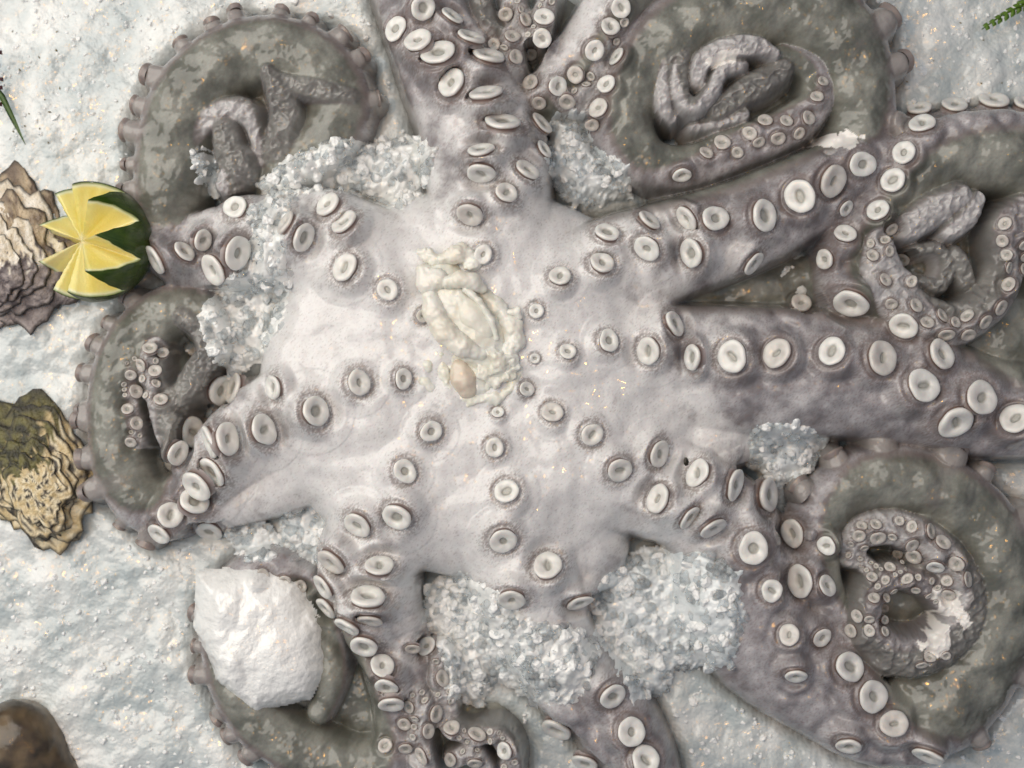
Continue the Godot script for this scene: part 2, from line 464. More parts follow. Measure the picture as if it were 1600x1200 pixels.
# folds, tips and lumps inside the coils: same columns
func tips() -> Array:
	return [
		[[303, 228, 9, 44, 0, 8], [318, 196, 13, 52, 0, 8], [345, 172, 18, 58, 0.4, 8], [380, 172, 20, 60, 0.6, 8], [398, 200, 14, 54, 0.6, 8], [410, 250, 12, 44, 1, 8]],
		[[352, 196, 20, 58, 2, 6], [356, 232, 24, 62, 2, 6], [372, 262, 30, 66, 2, 6], [352, 288, 15, 58, 0, 6]],
		[[418, 112, 10, 70, 2, 8], [432, 135, 18, 74, 2, 8], [446, 180, 26, 66, 2, 8], [432, 230, 26, 52, 2, 8]],
		[[440, 128, 12, 70, 2, 12], [500, 142, 16, 72, 2, 12], [548, 150, 12, 66, 2, 12]],
		[[330, 548, 20, 52, 2, 4], [300, 590, 22, 54, 2, 4], [276, 628, 18, 50, 2, 4]],
		[[240, 540, 16, 50, 0, 4], [236, 575, 20, 54, 0.5, 4], [246, 612, 22, 52, 1, 4], [262, 660, 28, 52, 1.6, 4], [270, 700, 18, 44, 1.6, 4]],
		[[205, 560, 12, 46, 0, 3], [200, 600, 13, 46, 0, 3], [205, 650, 13, 44, 0, 3], [215, 690, 12, 42, 0, 3]],
		[[285, 495, 16, 54, 2, 4], [312, 520, 14, 54, 2, 4], [318, 560, 12, 50, 2, 4]],
		# crumple in the upper right coil
		[[1045, 75, 14, 60, 2, 3], [1040, 120, 14, 62, 1, 3], [1036, 165, 13, 60, 0, 3], [1048, 185, 10, 50, 0, 3]],
		[[1066, 78, 12, 58, 2, 3], [1060, 130, 15, 66, 1, 3], [1078, 168, 14, 66, 1, 3], [1108, 148, 13, 68, 0.4, 3], [1128, 112, 11, 66, 0.2, 3], [1160, 104, 10, 62, 0.4, 3]],
		[[1090, 128, 12, 62, 0, 3], [1096, 98, 15, 68, 0, 3], [1130, 78, 18, 72, 0, 3], [1178, 72, 16, 72, 0, 3], [1208, 84, 10, 68, 0.4, 3]],
		[[1120, 172, 16, 56, 2, 3], [1150, 150, 18, 60, 2, 3], [1190, 128, 24, 62, 2, 3], [1222, 110, 18, 62, 2, 3]],
		[[1085, 195, 12, 40, 1, 3], [1120, 190, 12, 44, 1, 3], [1160, 178, 12, 46, 1, 3]],
		# inner coil, right
		[[1372, 378, 24, 60, 0, 4], [1384, 430, 36, 68, 0, 4], [1424, 484, 37, 70, 0.3, 4], [1492, 505, 34, 68, 0.9, 4], [1548, 472, 32, 66, 1.2, 4], [1574, 418, 30, 68, 1, 4], [1580, 360, 34, 76, 0.3, 4], [1602, 330, 28, 74, 0.3, 4]],
		[[1424, 352, 24, 66, 0.3, 4], [1458, 328, 27, 72, 0.3, 4], [1498, 306, 22, 72, 0.6, 4]],
		[[1486, 358, 18, 66, 0.6, 4], [1510, 336, 20, 70, 0.6, 4], [1524, 312, 14, 66, 0.6, 4]],
		[[1430, 392, 10, 50, 2, 3], [1462, 388, 10, 54, 2, 3], [1480, 410, 12, 54, 2, 3], [1470, 446, 12, 52, 2, 3], [1440, 440, 10, 46, 2, 3]],
		[[1510, 440, 16, 50, 2, 3], [1500, 410, 14, 54, 2, 3], [1492, 392, 9, 52, 2, 3]],
		# inner coil, lower right
		[[1335, 870, 20, 42, 0, 4], [1345, 835, 24, 52, 0, 4], [1400, 826, 28, 60, 0, 4], [1460, 852, 30, 64, 0.2, 4], [1505, 905, 30, 66, 0.8, 4], [1512, 965, 30, 66, 1.4, 4], [1470, 1016, 30, 68, 1.6, 4], [1405, 1026, 32, 68, 1.4, 4], [1358, 985, 28, 66, 1, 4], [1362, 930, 22, 62, 0.6, 4], [1400, 902, 22, 60, 0.3, 4], [1450, 912, 20, 58, 0.3, 4], [1478, 945, 16, 56, 0, 4]],
		[[1350, 880, 14, 40, 0, 3], [1380, 900, 14, 44, 0, 3], [1420, 880, 13, 46, 0, 3]],
		# tips at the lower edge
		[[652, 1084, 16, 56, 0, 3], [660, 1110, 20, 62, 0, 3], [655, 1150, 20, 62, 0, 3], [662, 1210, 22, 60, 0, 3]],
		[[700, 1130, 14, 50, 0.3, 3], [730, 1150, 14, 54, 0.3, 3], [775, 1148, 16, 56, 0.3, 3], [800, 1180, 16, 54, 0.3, 3], [795, 1230, 18, 50, 0.3, 3]],
		[[712, 1186, 16, 50, 0, 3], [740, 1176, 15, 54, 0, 3], [758, 1200, 14, 52, 0, 3]],
		[[690, 1020, 18, 40, 0, 5], [690, 1070, 20, 46, 0, 5], [700, 1110, 16, 46, 0, 5]],
		# tips at the top edge
		[[800, -10, 18, 50, 0.5, 3], [812, 30, 20, 56, 0.3, 3], [800, 72, 20, 58, 0.2, 3], [806, 110, 18, 56, 0.3, 3]],
		[[860, -10, 16, 60, 0.3, 3], [850, 22, 17, 64, 0.1, 3], [838, 56, 16, 62, 0.1, 3], [820, 66, 12, 56, 0.2, 3]],
		[[750, -10, 16, 48, 2, 3], [756, 20, 16, 50, 2, 3], [776, 46, 14, 50, 1.5, 3]],
		[[850, 130, 20, 48, 0.3, 3], [880, 150, 22, 48, 0.3, 3], [915, 150, 24, 50, 0.3, 3], [938, 110, 24, 52, 0.3, 3], [950, 60, 22, 54, 0.3, 3], [975, 0, 22, 54, 0.3, 3]],
	]


# suckers that face the camera: x, y, half length, half width, direction of the long side in degrees
func sucker_table() -> Array:
	return [
		[755, 398, 15, 15, 0], [735, 333, 21, 13, 10], [790, 303, 18, 14, 40], [822, 268, 20, 12, 45], [785, 195, 29, 14, 5], [760, 150, 27, 13, -8], [708, 132, 24, 19, -60], [845, 195, 20, 8, 50], [762, 92, 26, 12, 20], [686, 86, 27, 20, -25], [655, 66, 22, 18, -40], [620, 47, 20, 17, -60], [660, 12, 20, 17, -40], [735, 62, 22, 7, 25], [705, 28, 20, 6, 35], [848, 235, 16, 6, 55], [752, 238, 24, 5, -8], [752, 268, 24, 5, 5],
		[875, 433, 17, 14, 0], [940, 413, 20, 16, 15], [948, 366, 20, 14, 10], [1012, 387, 22, 15, 45], [1012, 347, 20, 10, 40], [1075, 340, 20, 9, 55], [1083, 395, 24, 13, 75], [1115, 343, 22, 19, 60], [1190, 338, 25, 20, 85], [1175, 410, 20, 9, -45], [1250, 307, 25, 23, 70], [1298, 282, 26, 21, -50], [1345, 257, 22, 20, -60],
		[838, 486, 12, 12, 0], [836, 560, 8, 8, 0], [887, 550, 13, 12, 0], [950, 533, 17, 15, 50], [1015, 548, 22, 16, 75], [1050, 507, 22, 12, 70], [1085, 558, 22, 9, 85], [1145, 557, 25, 22, 85], [1215, 553, 23, 18, -70], [1300, 550, 23, 19, -50], [1375, 560, 26, 24, 70], [1412, 508, 22, 18, 50], [1250, 475, 18, 15, 30], [1330, 471, 30, 14, 30], [1440, 603, 27, 25, 60], [1467, 555, 24, 20, 60], [1490, 657, 28, 23, -15], [1530, 622, 28, 26, 60], [1586, 655, 24, 20, -45],
		[822, 608, 12, 10, 80], [863, 645, 16, 15, 0], [924, 678, 18, 17, -45], [967, 733, 20, 17, -40], [1027, 708, 22, 14, -70], [1030, 780, 22, 15, -65], [1092, 740, 23, 13, -65], [1075, 806, 20, 10, -45], [1112, 822, 22, 11, -35], [1145, 756, 26, 14, -75], [1195, 773, 30, 16, 85], [1176, 856, 25, 25, 0], [1205, 922, 18, 18, 0], [1233, 992, 17, 15, -40], [1243, 1053, 18, 11, 0], [1283, 995, 16, 14, -40], [1324, 1041, 26, 23, 70], [1361, 1087, 27, 25, 80], [1395, 1131, 23, 21, 0], [1326, 1162, 20, 13, 20], [1252, 907, 26, 15, 85], [1240, 832, 24, 14, 80], [1290, 915, 18, 13, 70], [1292, 852, 16, 12, 80], [1450, 1177, 25, 10, 25],
		[773, 699, 15, 15, 0], [778, 645, 10, 8, 0], [792, 768, 19, 18, -30], [786, 843, 22, 19, -10], [856, 885, 23, 18, -10], [800, 934, 23, 15, 10], [870, 1135, 26, 16, 20], [955, 1085, 23, 18, -50], [985, 1143, 23, 21, 50], [1007, 1188, 24, 21, 30], [915, 1188, 24, 13, 20], [905, 938, 22, 7, -12],
		[632, 736, 18, 17, 90], [673, 674, 17, 16, 90], [622, 805, 23, 18, 30], [560, 818, 22, 16, 35], [520, 875, 24, 15, 40], [593, 886, 23, 12, 5], [575, 936, 29, 11, 5], [508, 915, 22, 7, 55], [513, 947, 22, 6, 50], [578, 966, 20, 7, 5], [545, 975, 22, 6, 30], [570, 1006, 23, 16, 15], [597, 1041, 21, 14, 20], [605, 1070, 20, 13, 15], [612, 1097, 20, 13, 0], [668, 1010, 17, 12, -50], [632, 1130, 11, 10, 0], [602, 1165, 12, 11, 0],
		[629, 592, 16, 13, 85], [560, 598, 20, 18, 85], [491, 643, 25, 17, 75], [431, 605, 20, 11, 80], [369, 607, 25, 14, -80], [341, 610, 27, 10, -80], [410, 672, 25, 14, 75], [352, 687, 27, 12, 70], [333, 690, 24, 6, 72], [300, 675, 25, 14, -85], [335, 735, 25, 15, 50], [311, 757, 27, 17, 45], [303, 785, 24, 15, 40], [266, 805, 21, 18, 60], [328, 827, 25, 14, 8], [251, 832, 20, 14, 40], [276, 707, 22, 6, -75],
		[541, 419, 22, 19, -60], [606, 453, 17, 17, 0], [660, 494, 11, 10, 90], [541, 350, 22, 13, -45], [515, 322, 22, 15, -50], [472, 370, 22, 12, -65], [450, 350, 20, 7, -60], [370, 325, 20, 17, -60], [369, 395, 27, 15, -75], [337, 421, 24, 17, 60], [315, 375, 18, 9, -75], [287, 395, 18, 9, 50], [247, 405, 24, 6, 60],
		[1435, 172, 20, 12, -10], [1440, 196, 22, 14, -15], [1490, 167, 22, 13, 5], [1551, 160, 25, 15, -5], [1412, 240, 19, 17, -60], [1395, 283, 19, 17, -60], [1372, 330, 18, 14, -50], [1320, 367, 18, 15, -10], [1290, 405, 17, 10, 80], [1320, 325, 15, 9, -50], [1600, 165, 20, 12, 10],
		[970, 12, 16, 15, 0], [953, 44, 16, 14, 20], [929, 79, 16, 15, 10], [948, 133, 15, 13, -50], [936, 170, 17, 13, -70], [900, 117, 14, 12, 60], [870, 136, 17, 14, 85], [830, 130, 14, 11, -60], [850, 28, 16, 15, 0], [847, 60, 15, 14, 0], [965, 90, 16, 7, -60],
		# small ones along the inner turns
		[1128, 224, 13, 12, 0], [1103, 240, 12, 9, 20], [1152, 238, 10, 9, 0], [1195, 189, 12, 10, 0], [1172, 208, 12, 10, 60], [1215, 216, 12, 10, -20], [1185, 222, 10, 8, -30], [1228, 190, 11, 9, 20], [1262, 185, 12, 10, 70], [1248, 208, 10, 8, -20], [1276, 152, 11, 9, 0], [1065, 272, 15, 9, -5], [1285, 128, 10, 8, 40],
		[1363, 400, 10, 9, 0], [1382, 438, 11, 9, 50], [1424, 440, 9, 9, 0], [1410, 406, 11, 9, 60], [1392, 474, 10, 8, 0], [1430, 478, 12, 10, 50], [1448, 505, 12, 9, 10], [1478, 522, 13, 8, 0], [1512, 522, 13, 8, -15], [1538, 502, 13, 9, -40], [1562, 480, 13, 9, -50], [1576, 445, 12, 8, -60], [1392, 358, 11, 9, -30], [1570, 350, 11, 9, -70], [1566, 376, 10, 8, 60],
		[1342, 836, 11, 9, 30], [1346, 822, 9, 7, 0], [1371, 839, 13, 10, 5], [1368, 820, 10, 7, 0], [1424, 851, 12, 9, -25], [1452, 830, 13, 8, 80], [1472, 848, 13, 10, 30], [1428, 868, 14, 9, 40], [1461, 884, 15, 8, 10], [1495, 880, 13, 9, 70], [1510, 905, 13, 8, 80], [1362, 902, 9, 7, 0], [1418, 905, 10, 7, -50], [1340, 962, 11, 7, 85], [1452, 1028, 9, 7, 0], [1478, 1024, 8, 7, 0], [1365, 935, 10, 7, 0], [1390, 886, 9, 8, 0], [1402, 866, 9, 8, 0], [1330, 985, 12, 7, 80], [1440, 1038, 9, 6, 0],
		[640, 1104, 11, 8, 80], [680, 1115, 14, 9, 85], [668, 1142, 12, 8, 80], [660, 1180, 14, 9, 70], [634, 1168, 12, 9, 0], [706, 1138, 14, 9, 0], [745, 1148, 14, 8, 20], [790, 1172, 15, 11, 80], [705, 1186, 12, 9, 70], [742, 1190, 13, 8, 0], [645, 1012, 12, 8, 0], [690, 1060, 14, 9, 70],
		[790, 22, 12, 10, 0], [820, 32, 12, 9, 60], [800, 58, 13, 10, 40], [845, 62, 10, 8, 0], [805, 90, 13, 10, 70], [772, 70, 10, 10, 0], [830, 85, 10, 8, 0], [842, 160, 12, 8, 0], [925, 195, 11, 9, 0], [886, 158, 14, 10, 0],
		[235, 545, 12, 9, 0], [255, 552, 10, 8, 0], [222, 570, 11, 8, 60], [205, 585, 10, 8, 0], [243, 580, 11, 9, 0], [212, 612, 12, 8, 70], [200, 640, 11, 8, 0], [213, 662, 12, 8, 60], [205, 690, 10, 8, 0], [252, 625, 12, 9, 0], [410, 900, 12, 9, 60], [446, 905, 10, 8, 0], [470, 916, 10, 8, 70],
	]


# the crowded little suckers of the arm tips, two rows along each tip
func tip_suckers(have: Array) -> Array:
	var rows := []
	var lines := tips()
	for n in [5, 6, 13, 18, 19, 20, 21, 22, 23, 24, 25, 27]:
		var l: Array = lines[n]
		for k in l.size() - 1:
			var a: Array = l[k]
			var b: Array = l[k + 1]
			var d := Vector2(b[0] - a[0], b[1] - a[1])
			var steps := maxi(1, int(d.length() / (float(a[2]) * 0.62)))
			for q in steps:
				var t := float(q) / steps
				var w := lerpf(a[4], b[4], t)
				var r := lerpf(a[2], b[2], t)
				if w > 1.0: continue
				var side := Vector2(-d.y, d.x).normalized()
				for e in [-0.48, 0.48]:
					var p := Vector2(a[0], a[1]) + d * t + side * r * clampf(e + w * 0.5, -0.85, 0.85)
					var size := r * rng.randf_range(0.26, 0.36)
					var free := true
					for h in have + rows:
						if Vector2(h[0], h[1]).distance_to(p) < (float(h[2]) + size) * 0.95:
							free = false
							break
					if free and size > 3.5:
						rows.append([p.x, p.y, size, size * rng.randf_range(0.6, 0.95), rng.randf_range(-90, 90)])
	return rows


func add_line(points: Array, rise := 1.0) -> void:
	# Catmull-Rom through the points, in ground-plan marks
	var P := []
	for p in points:
		var top: float = p[3] * rise
		var g := plan(p[0], p[1], top * 0.8)
		P.append([g.x, g.y, float(p[2]), top, float(p[4]), float(p[5])])
	var poly := []
	var along := 0.0
	for s in P.size() - 1:
		var a: Array = P[maxi(s - 1, 0)]
		var b: Array = P[s]
		var c: Array = P[s + 1]
		var d: Array = P[mini(s + 2, P.size() - 1)]
		var n := maxi(2, int(Vector2(c[0] - b[0], c[1] - b[1]).length() / maxf(6.0, minf(b[2], c[2]) * 0.32)))
		for k in (n + 1 if s == P.size() - 2 else n):
			var t := float(k) / n
			var q := []
			for e in 6:
				q.append(0.5 * (2.0 * b[e] + (c[e] - a[e]) * t + (2.0 * a[e] - 5.0 * b[e] + 4.0 * c[e] - d[e]) * t * t + (3.0 * b[e] - a[e] - 3.0 * c[e] + d[e]) * t * t * t))
			if poly.size() > 0:
				along += Vector2(q[0] - poly[-1][0], q[1] - poly[-1][1]).length()
			q.append(along)
			poly.append(q)
	var lo_i := NX; var hi_i := -1; var lo_j := NZ; var hi_j := -1
	for s in poly.size() - 1:
		var a: Array = poly[s]
		var b: Array = poly[s + 1]
		var rr: float = maxf(a[2], b[2]) + 26.0
		var i0 := clampi(int((minf(a[0], b[0]) - rr - X0) / CELL), 0, NX - 1)
		var i1 := clampi(int((maxf(a[0], b[0]) + rr - X0) / CELL) + 1, 0, NX - 1)
		var j0 := clampi(int((minf(a[1], b[1]) - rr - Z0) / CELL), 0, NZ - 1)
		var j1 := clampi(int((maxf(a[1], b[1]) + rr - Z0) / CELL) + 1, 0, NZ - 1)
		if i1 <= i0 or j1 <= j0: continue
		lo_i = mini(lo_i, i0); hi_i = maxi(hi_i, i1); lo_j = mini(lo_j, j0); hi_j = maxi(hi_j, j1)
		var ax: float = a[0]; var az: float = a[1]
		var dx: float = b[0] - ax; var dz: float = b[1] - az
		var ll := maxf(dx * dx + dz * dz, 0.0001)
		var ln := sqrt(ll)
		var ra: float = a[2]; var rd: float = b[2] - ra
		var ha: float = a[3]; var hd: float = b[3] - ha
		var wa: float = a[4]; var wd: float = b[4] - wa
		var ka: float = a[5]; var kd: float = b[5] - ka
		var ua: float = a[6]; var ud: float = b[6] - ua
		for j in range(j0, j1 + 1):
			var pz := Z0 + j * CELL - az
			for i in range(i0, i1 + 1):
				var px := X0 + i * CELL - ax
				var t := clampf((px * dx + pz * dz) / ll, 0.0, 1.0)
				var ex := px - dx * t
				var ez := pz - dz * t
				var d2 := ex * ex + ez * ez
				var r := ra + rd * t
				var lim := r + 24.0
				if d2 > lim * lim: continue
				var q := d2 / (r * r)
				var v := r * 0.95
				var h := ha + hd * t - v
				if q < 0.9324:
					h += v * sqrt(1.0 - q)
				else:
					h += v * 0.26 - (sqrt(d2) - r * 0.964) * 6.5
				var o := j * NX + i
				if h > TH[o]:
					TH[o] = h
					var side := (dx * pz - dz * px) / (ln * r)
					var off := absf(side - (wa + wd * t))
					TV[o] = 1.0 - smoothstep(0.85, 1.2, off) if force_v < 0.0 else force_v
					TK[o] = ka + kd * t
					TU[o] = ua + ud * t
	# join this arm to the rest
	for j in range(lo_j, hi_j + 1):
		for i in range(lo_i, hi_i + 1):
			var o := j * NX + i
			var h := TH[o]
			if h < -55.0: continue
			var k := TK[o]
			var H := FH[o]
			var d := clampf(0.5 + 0.5 * (h - H) / k, 0.0, 1.0)
			FH[o] = lerpf(H, h, d) + k * d * (1.0 - d)
			FV[o] = lerpf(FV[o], TV[o], d)
			FU[o] = lerpf(FU[o], TU[o], d)
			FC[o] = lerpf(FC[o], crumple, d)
			TH[o] = -60.0


func build_octopus() -> void:
	var n := NX * NZ
	for a in [FH, FV, FP, FU, FC, TH, TV, TK, TU]:
		a.resize(n)
	FH.fill(-60.0)
	TH.fill(-60.0)
	FV.fill(1.0)
	# the body: a broad soft cushion between the arms
	var bodies := [[745, 598, 342, 306, 120.0]]
	for b in bodies:
		var g := plan(b[0], b[1], 90)
		for j in NZ:
			var z := (Z0 + j * CELL - g.y) / float(b[3])
			for i in NX:
				var x := (X0 + i * CELL - g.x) / float(b[2])
				var q := x * x + z * z
				if q < 1.0:
					FH[j * NX + i] = maxf(FH[j * NX + i], -40.0 + (float(b[4]) + 40.0) * pow(1.0 - q * q * q, 0.4))
	for a in arms():
		add_line(a, RISE)
	# skin lying low inside the coils and tangles
	for f in [[400, 170, 120, 0], [240, 600, 80, 0], [440, 1010, 95, 10], [548, 1090, 55, 6], [575, 1135, 40, 6], [1430, 900, 150, 10], [1480, 400, 150, 12], [1570, 520, 130, 40], [1150, 140, 160, 12], [830, 50, 110, 10], [720, 1150, 110, 10], [1330, 420, 60, 10]]:
		add_line([[f[0] - 4, f[1], f[2], f[3], 3, 6], [f[0] + 4, f[1], f[2], f[3], 3, 6]])
	var rims := []
	rims += rim_spots(arms()[0], 5, 13, -1.0, 38.0, 17.0)
	rims += rim_spots(arms()[1], 5, 12, -1.0, 38.0, 16.0)
	rims += rim_spots(arms()[2], 7, 11, -1.0, 38.0, 15.0)
	rims += rim_spots(arms()[4], 8, 15, 1.0, 62.0, 22.0)
	rims += rim_spots(arms()[6], 6, 9, 1.0, 60.0, 21.0)
	for q in rims:
		lobe_to(q)
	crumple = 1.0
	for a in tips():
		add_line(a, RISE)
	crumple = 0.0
	# soften the seams a little
	for pass_ in 2:
		var src := FH.duplicate()
		for j in range(1, NZ - 1):
			for i in range(1, NX - 1):
				var o := j * NX + i
				FH[o] = src[o] * 0.5 + (src[o - 1] + src[o + 1] + src[o - NX] + src[o + NX]) * 0.125
	var wr := noise(FastNoiseLite.TYPE_SIMPLEX_SMOOTH, 0.014, 31, 2)
	var wf := noise(FastNoiseLite.TYPE_SIMPLEX_SMOOTH, 0.06, 32, 2)
	var rg := noise(FastNoiseLite.TYPE_SIMPLEX_SMOOTH, 0.03, 35, 3)
	for j in NZ:
		for i in NX:
			var o := j * NX + i
			if FH[o] < -34.0: continue
			var x := X0 + i * CELL
			var z := Z0 + j * CELL
			var back := 1.0 - FV[o]
			FH[o] += wr.get_noise_2d(x, z) * (4.5 + 2.5 * back) + wf.get_noise_2d(x, z) * (0.25 + 0.9 * back) - absf(rg.get_noise_2d(x, z)) * 12.0 * FC[o]
	# hollows of the web between the arms
	for q in [[1035, 625, 95, 24], [905, 830, 70, 14], [690, 850, 60, 8], [985, 465, 60, 18], [905, 345, 60, 12], [640, 370, 60, 10], [500, 540, 70, 12], [500, 740, 60, 10]]:
		var g := plan(q[0], q[1], 100)
		var R: float = q[2] * 2.2
		for j in range(maxi(0, int((g.y - R - Z0) / CELL)), mini(NZ - 1, int((g.y + R - Z0) / CELL) + 1)):
			for i in range(maxi(0, int((g.x - R - X0) / CELL)), mini(NX - 1, int((g.x + R - X0) / CELL) + 1)):
				var d := Vector2(X0 + i * CELL - g.x, Z0 + j * CELL - g.y).length() / float(q[2])
				FH[j * NX + i] -= float(q[3]) * exp(-d * d)
	# broad swellings under the suckers
	for s in sucker_table():
		var g := plan(s[0], s[1], 90)
		var a: float = s[2]
		var R := a * 2.6
		for j in range(maxi(0, int((g.y - R - Z0) / CELL)), mini(NZ - 1, int((g.y + R - Z0) / CELL) + 1)):
			for i in range(maxi(0, int((g.x - R - X0) / CELL)), mini(NX - 1, int((g.x + R - X0) / CELL) + 1)):
				var d := Vector2(X0 + i * CELL - g.x, Z0 + j * CELL - g.y).length() / a
				if d < 2.6 and FH[j * NX + i] > 8.0:
					FH[j * NX + i] += a * (0.55 * exp(-d * d * 0.4) - 0.30 * exp(-pow((d - 2.0) / 0.45, 2.0)) * smoothstep(150.0, 330.0, FU[j * NX + i])) * smoothstep(11.0, 18.0, a)
	# sucker pedestals
	var spots := []
	var table := sucker_table()
	table += tip_suckers(table)
	for s in table:
		var y := 60.0
		var g := plan(s[0], s[1], y)
		for k in 3:
			y = maxf(skin_height(g.x, g.y), 0.0)
			g = plan(s[0], s[1], y)
		var e := 8.0
		var down := Vector2(skin_height(g.x - e, g.y) - skin_height(g.x + e, g.y), skin_height(g.x, g.y - e) - skin_height(g.x, g.y + e))
		spots.append([g, y, s, down])
	# under each sucker the skin swells to carry the disc, with a crease of pigment round it
	for sp in spots:
		var g: Vector2 = sp[0]
		var a: float = sp[2][2]
		var ang := deg_to_rad(float(sp[2][4]))
		var along := Vector2(cos(ang), sin(ang))
		var minor := Vector2(-sin(ang), cos(ang))
		var down: Vector2 = sp[3]
		if minor.dot(down) < 0.0: minor = -minor
		var tilt := minf(acos(clampf(float(sp[2][3]) / a, 0.12, 1.0)), 1.12)
		var slope := tan(tilt)
		var b := maxf(float(sp[2][3]), a * 0.4)
		var rise := a * 0.16
		sp.append(minor)
		sp.append(tilt)
		sp.append(rise)
		var R := a * 2.4
		for j in range(maxi(0, int((g.y - R - Z0) / CELL)), mini(NZ - 1, int((g.y + R - Z0) / CELL) + 1)):
			for i in range(maxi(0, int((g.x - R - X0) / CELL)), mini(NX - 1, int((g.x + R - X0) / CELL) + 1)):
				var p := Vector2(X0 + i * CELL - g.x, Z0 + j * CELL - g.y)
				var u := p.dot(along) / a
				var w := p.dot(minor)
				var d := Vector2(u, w / b).length()
				var d0 := Vector2(u, w / (b + a * 0.3)).length()
				if d0 > 2.0: continue
				var o := j * NX + i
				if absf(FH[o] - float(sp[1])) > 30.0 + a: continue
				var target := float(sp[1]) + rise - slope * w - a * 0.06 * d
				FH[o] = lerpf(FH[o], target, 1.0 - smoothstep(0.7, 1.95, d0))
				FH[o] += a * (0.03 * exp(-pow((d - 1.5) / 0.2, 2.0)) - 0.17 * exp(-pow((d - 1.12) / 0.17, 2.0)))
				FP[o] = maxf(FP[o], exp(-pow((d - 1.1) / (0.3 if d < 1.1 else 0.46), 2.0)))
	# no neighbour's swelling may bury a disc
	for sp in spots:
		var g: Vector2 = sp[0]
		var a: float = sp[2][2]
		var minor: Vector2 = sp[4]
		var slope := tan(float(sp[5]))
		var b := maxf(float(sp[2][3]), a * 0.4)
		for j in range(maxi(0, int((g.y - a * 1.2 - Z0) / CELL)), mini(NZ - 1, int((g.y + a * 1.2 - Z0) / CELL) + 1)):
			for i in range(maxi(0, int((g.x - a * 1.2 - X0) / CELL)), mini(NX - 1, int((g.x + a * 1.2 - X0) / CELL) + 1)):
				var p := Vector2(X0 + i * CELL - g.x, Z0 + j * CELL - g.y)
				var w := p.dot(minor)
				var u := p.dot(Vector2(minor.y, -minor.x))
				if Vector2(u / a, w / b).length() < 1.12:
					var o := j * NX + i
					FH[o] = minf(FH[o], float(sp[1]) + float(sp[6]) - slope * w - a * 0.04)
	# skin: colour, mesh
	var mo := noise(FastNoiseLite.TYPE_SIMPLEX_SMOOTH, 0.011, 33, 4)
	var mg := noise(FastNoiseLite.TYPE_SIMPLEX_SMOOTH, 0.035, 34, 3)
	var fine := noise(FastNoiseLite.TYPE_SIMPLEX, 0.16, 36, 2)
	var torn := []
	for q in [[1483, 945, 30, 16, 60], [1462, 1000, 34, 17, -55], [1310, 218, 34, 13, 10], [1130, 95, 26, 9, -15]]:
		var g := plan(q[0], q[1], 65)
		torn.append([g.x, g.y, float(q[2]), float(q[3]), cos(deg_to_rad(q[4])), sin(deg_to_rad(q[4]))])
	var v := PackedVector3Array()
	var c := PackedColorArray()
	var at := PackedInt32Array(); at.resize(n); at.fill(-1)
	for j in NZ:
		var z := Z0 + j * CELL
		for i in NX:
			var o := j * NX + i
			if FH[o] < -34.0: continue
			var x := X0 + i * CELL
			var ven := FV[o]
			var m := mo.get_noise_2d(x, z)
			var g := mg.get_noise_2d(x, z)
			var out := smoothstep(90.0, 380.0, FU[o] + m * 230.0)
			var pale := Color(0.725, 0.73, 0.73).lerp(Color(0.335, 0.325, 0.34), out * 0.95)
			pale = pale.lerp(Color(0.13, 0.122, 0.132), clampf(m * 0.9 + g * 0.7, 0.0, 0.65) * (0.2 + 0.8 * out))
			pale = pale.lerp(Color(0.60, 0.59, 0.60), clampf(-m * 0.6 - g * 0.8 - 0.1, 0.0, 0.6))
			var olive := Color(0.122, 0.128, 0.108).lerp(Color(0.27, 0.278, 0.245), smoothstep(-0.55, 0.65, m + g * 0.35 + rng.randf_range(-0.08, 0.08)))
			olive = olive.lerp(Color(0.10, 0.10, 0.092), smoothstep(0.05, 0.9, g * 0.8 - m * 0.6) * 0.7)
			var col := olive.lerp(pale, ven)
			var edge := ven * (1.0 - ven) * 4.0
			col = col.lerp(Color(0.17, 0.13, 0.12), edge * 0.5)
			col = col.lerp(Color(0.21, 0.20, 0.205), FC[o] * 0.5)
			# chromatophores: fine dark dots, thicker round the suckers
			var dens := 0.03 + 0.14 * out + 0.85 * FP[o] + 0.12 * clampf(m, 0.0, 1.0)
			var net := fine.get_noise_2d(x, z) * 0.7 + rng.randf_range(-0.45, 0.45)
			col = col.lerp(Color(0.20, 0.15, 0.15), smoothstep(0.15, 0.75, net) * (0.16 + 0.32 * out + 0.2 * FP[o]) * ven)
			if rng.randf() < dens:
				var k := rng.randf_range(0.35, 0.75)
				col = col.lerp(Color(0.17, 0.13, 0.115), k * (0.45 + 0.5 * FP[o] if ven > 0.5 else 0.3))
			# torn places where the white flesh shows
			for q in torn:
				var e := Vector2((x - q[0]) * q[4] + (z - q[1]) * q[5], (z - q[1]) * q[4] - (x - q[0]) * q[5]) / Vector2(q[2], q[3])
				if e.length() + g * 0.9 < 1.0:
					col = Color(0.80, 0.79, 0.76)
			at[o] = v.size()
			v.append(Vector3(x, FH[o], z) * S)
			c.append(col)
	var idx := PackedInt32Array()
	for j in NZ - 1:
		for i in NX - 1:
			var o := j * NX + i
			var p := at[o]; var q := at[o + 1]; var r := at[o + NX]; var s := at[o + NX + 1]
			if p < 0 or q < 0 or r < 0 or s < 0: continue
			idx.append(p); idx.append(q); idx.append(r)
			idx.append(q); idx.append(s); idx.append(r)
	var oct := thing("octopus", "whole grey and white octopus spread underside up on crushed ice", "octopus")
	put("body", array_mesh(v, smooth_normals(v, idx), c, idx), mats.octopus_skin, oct)
	# suckers
	var meshes := []
	for k in 9:
		meshes.append(sucker_mesh(k, 1.0 if k < 5 else 0.93 if k < 8 else 0.78))
	var small := []
	var cups := []
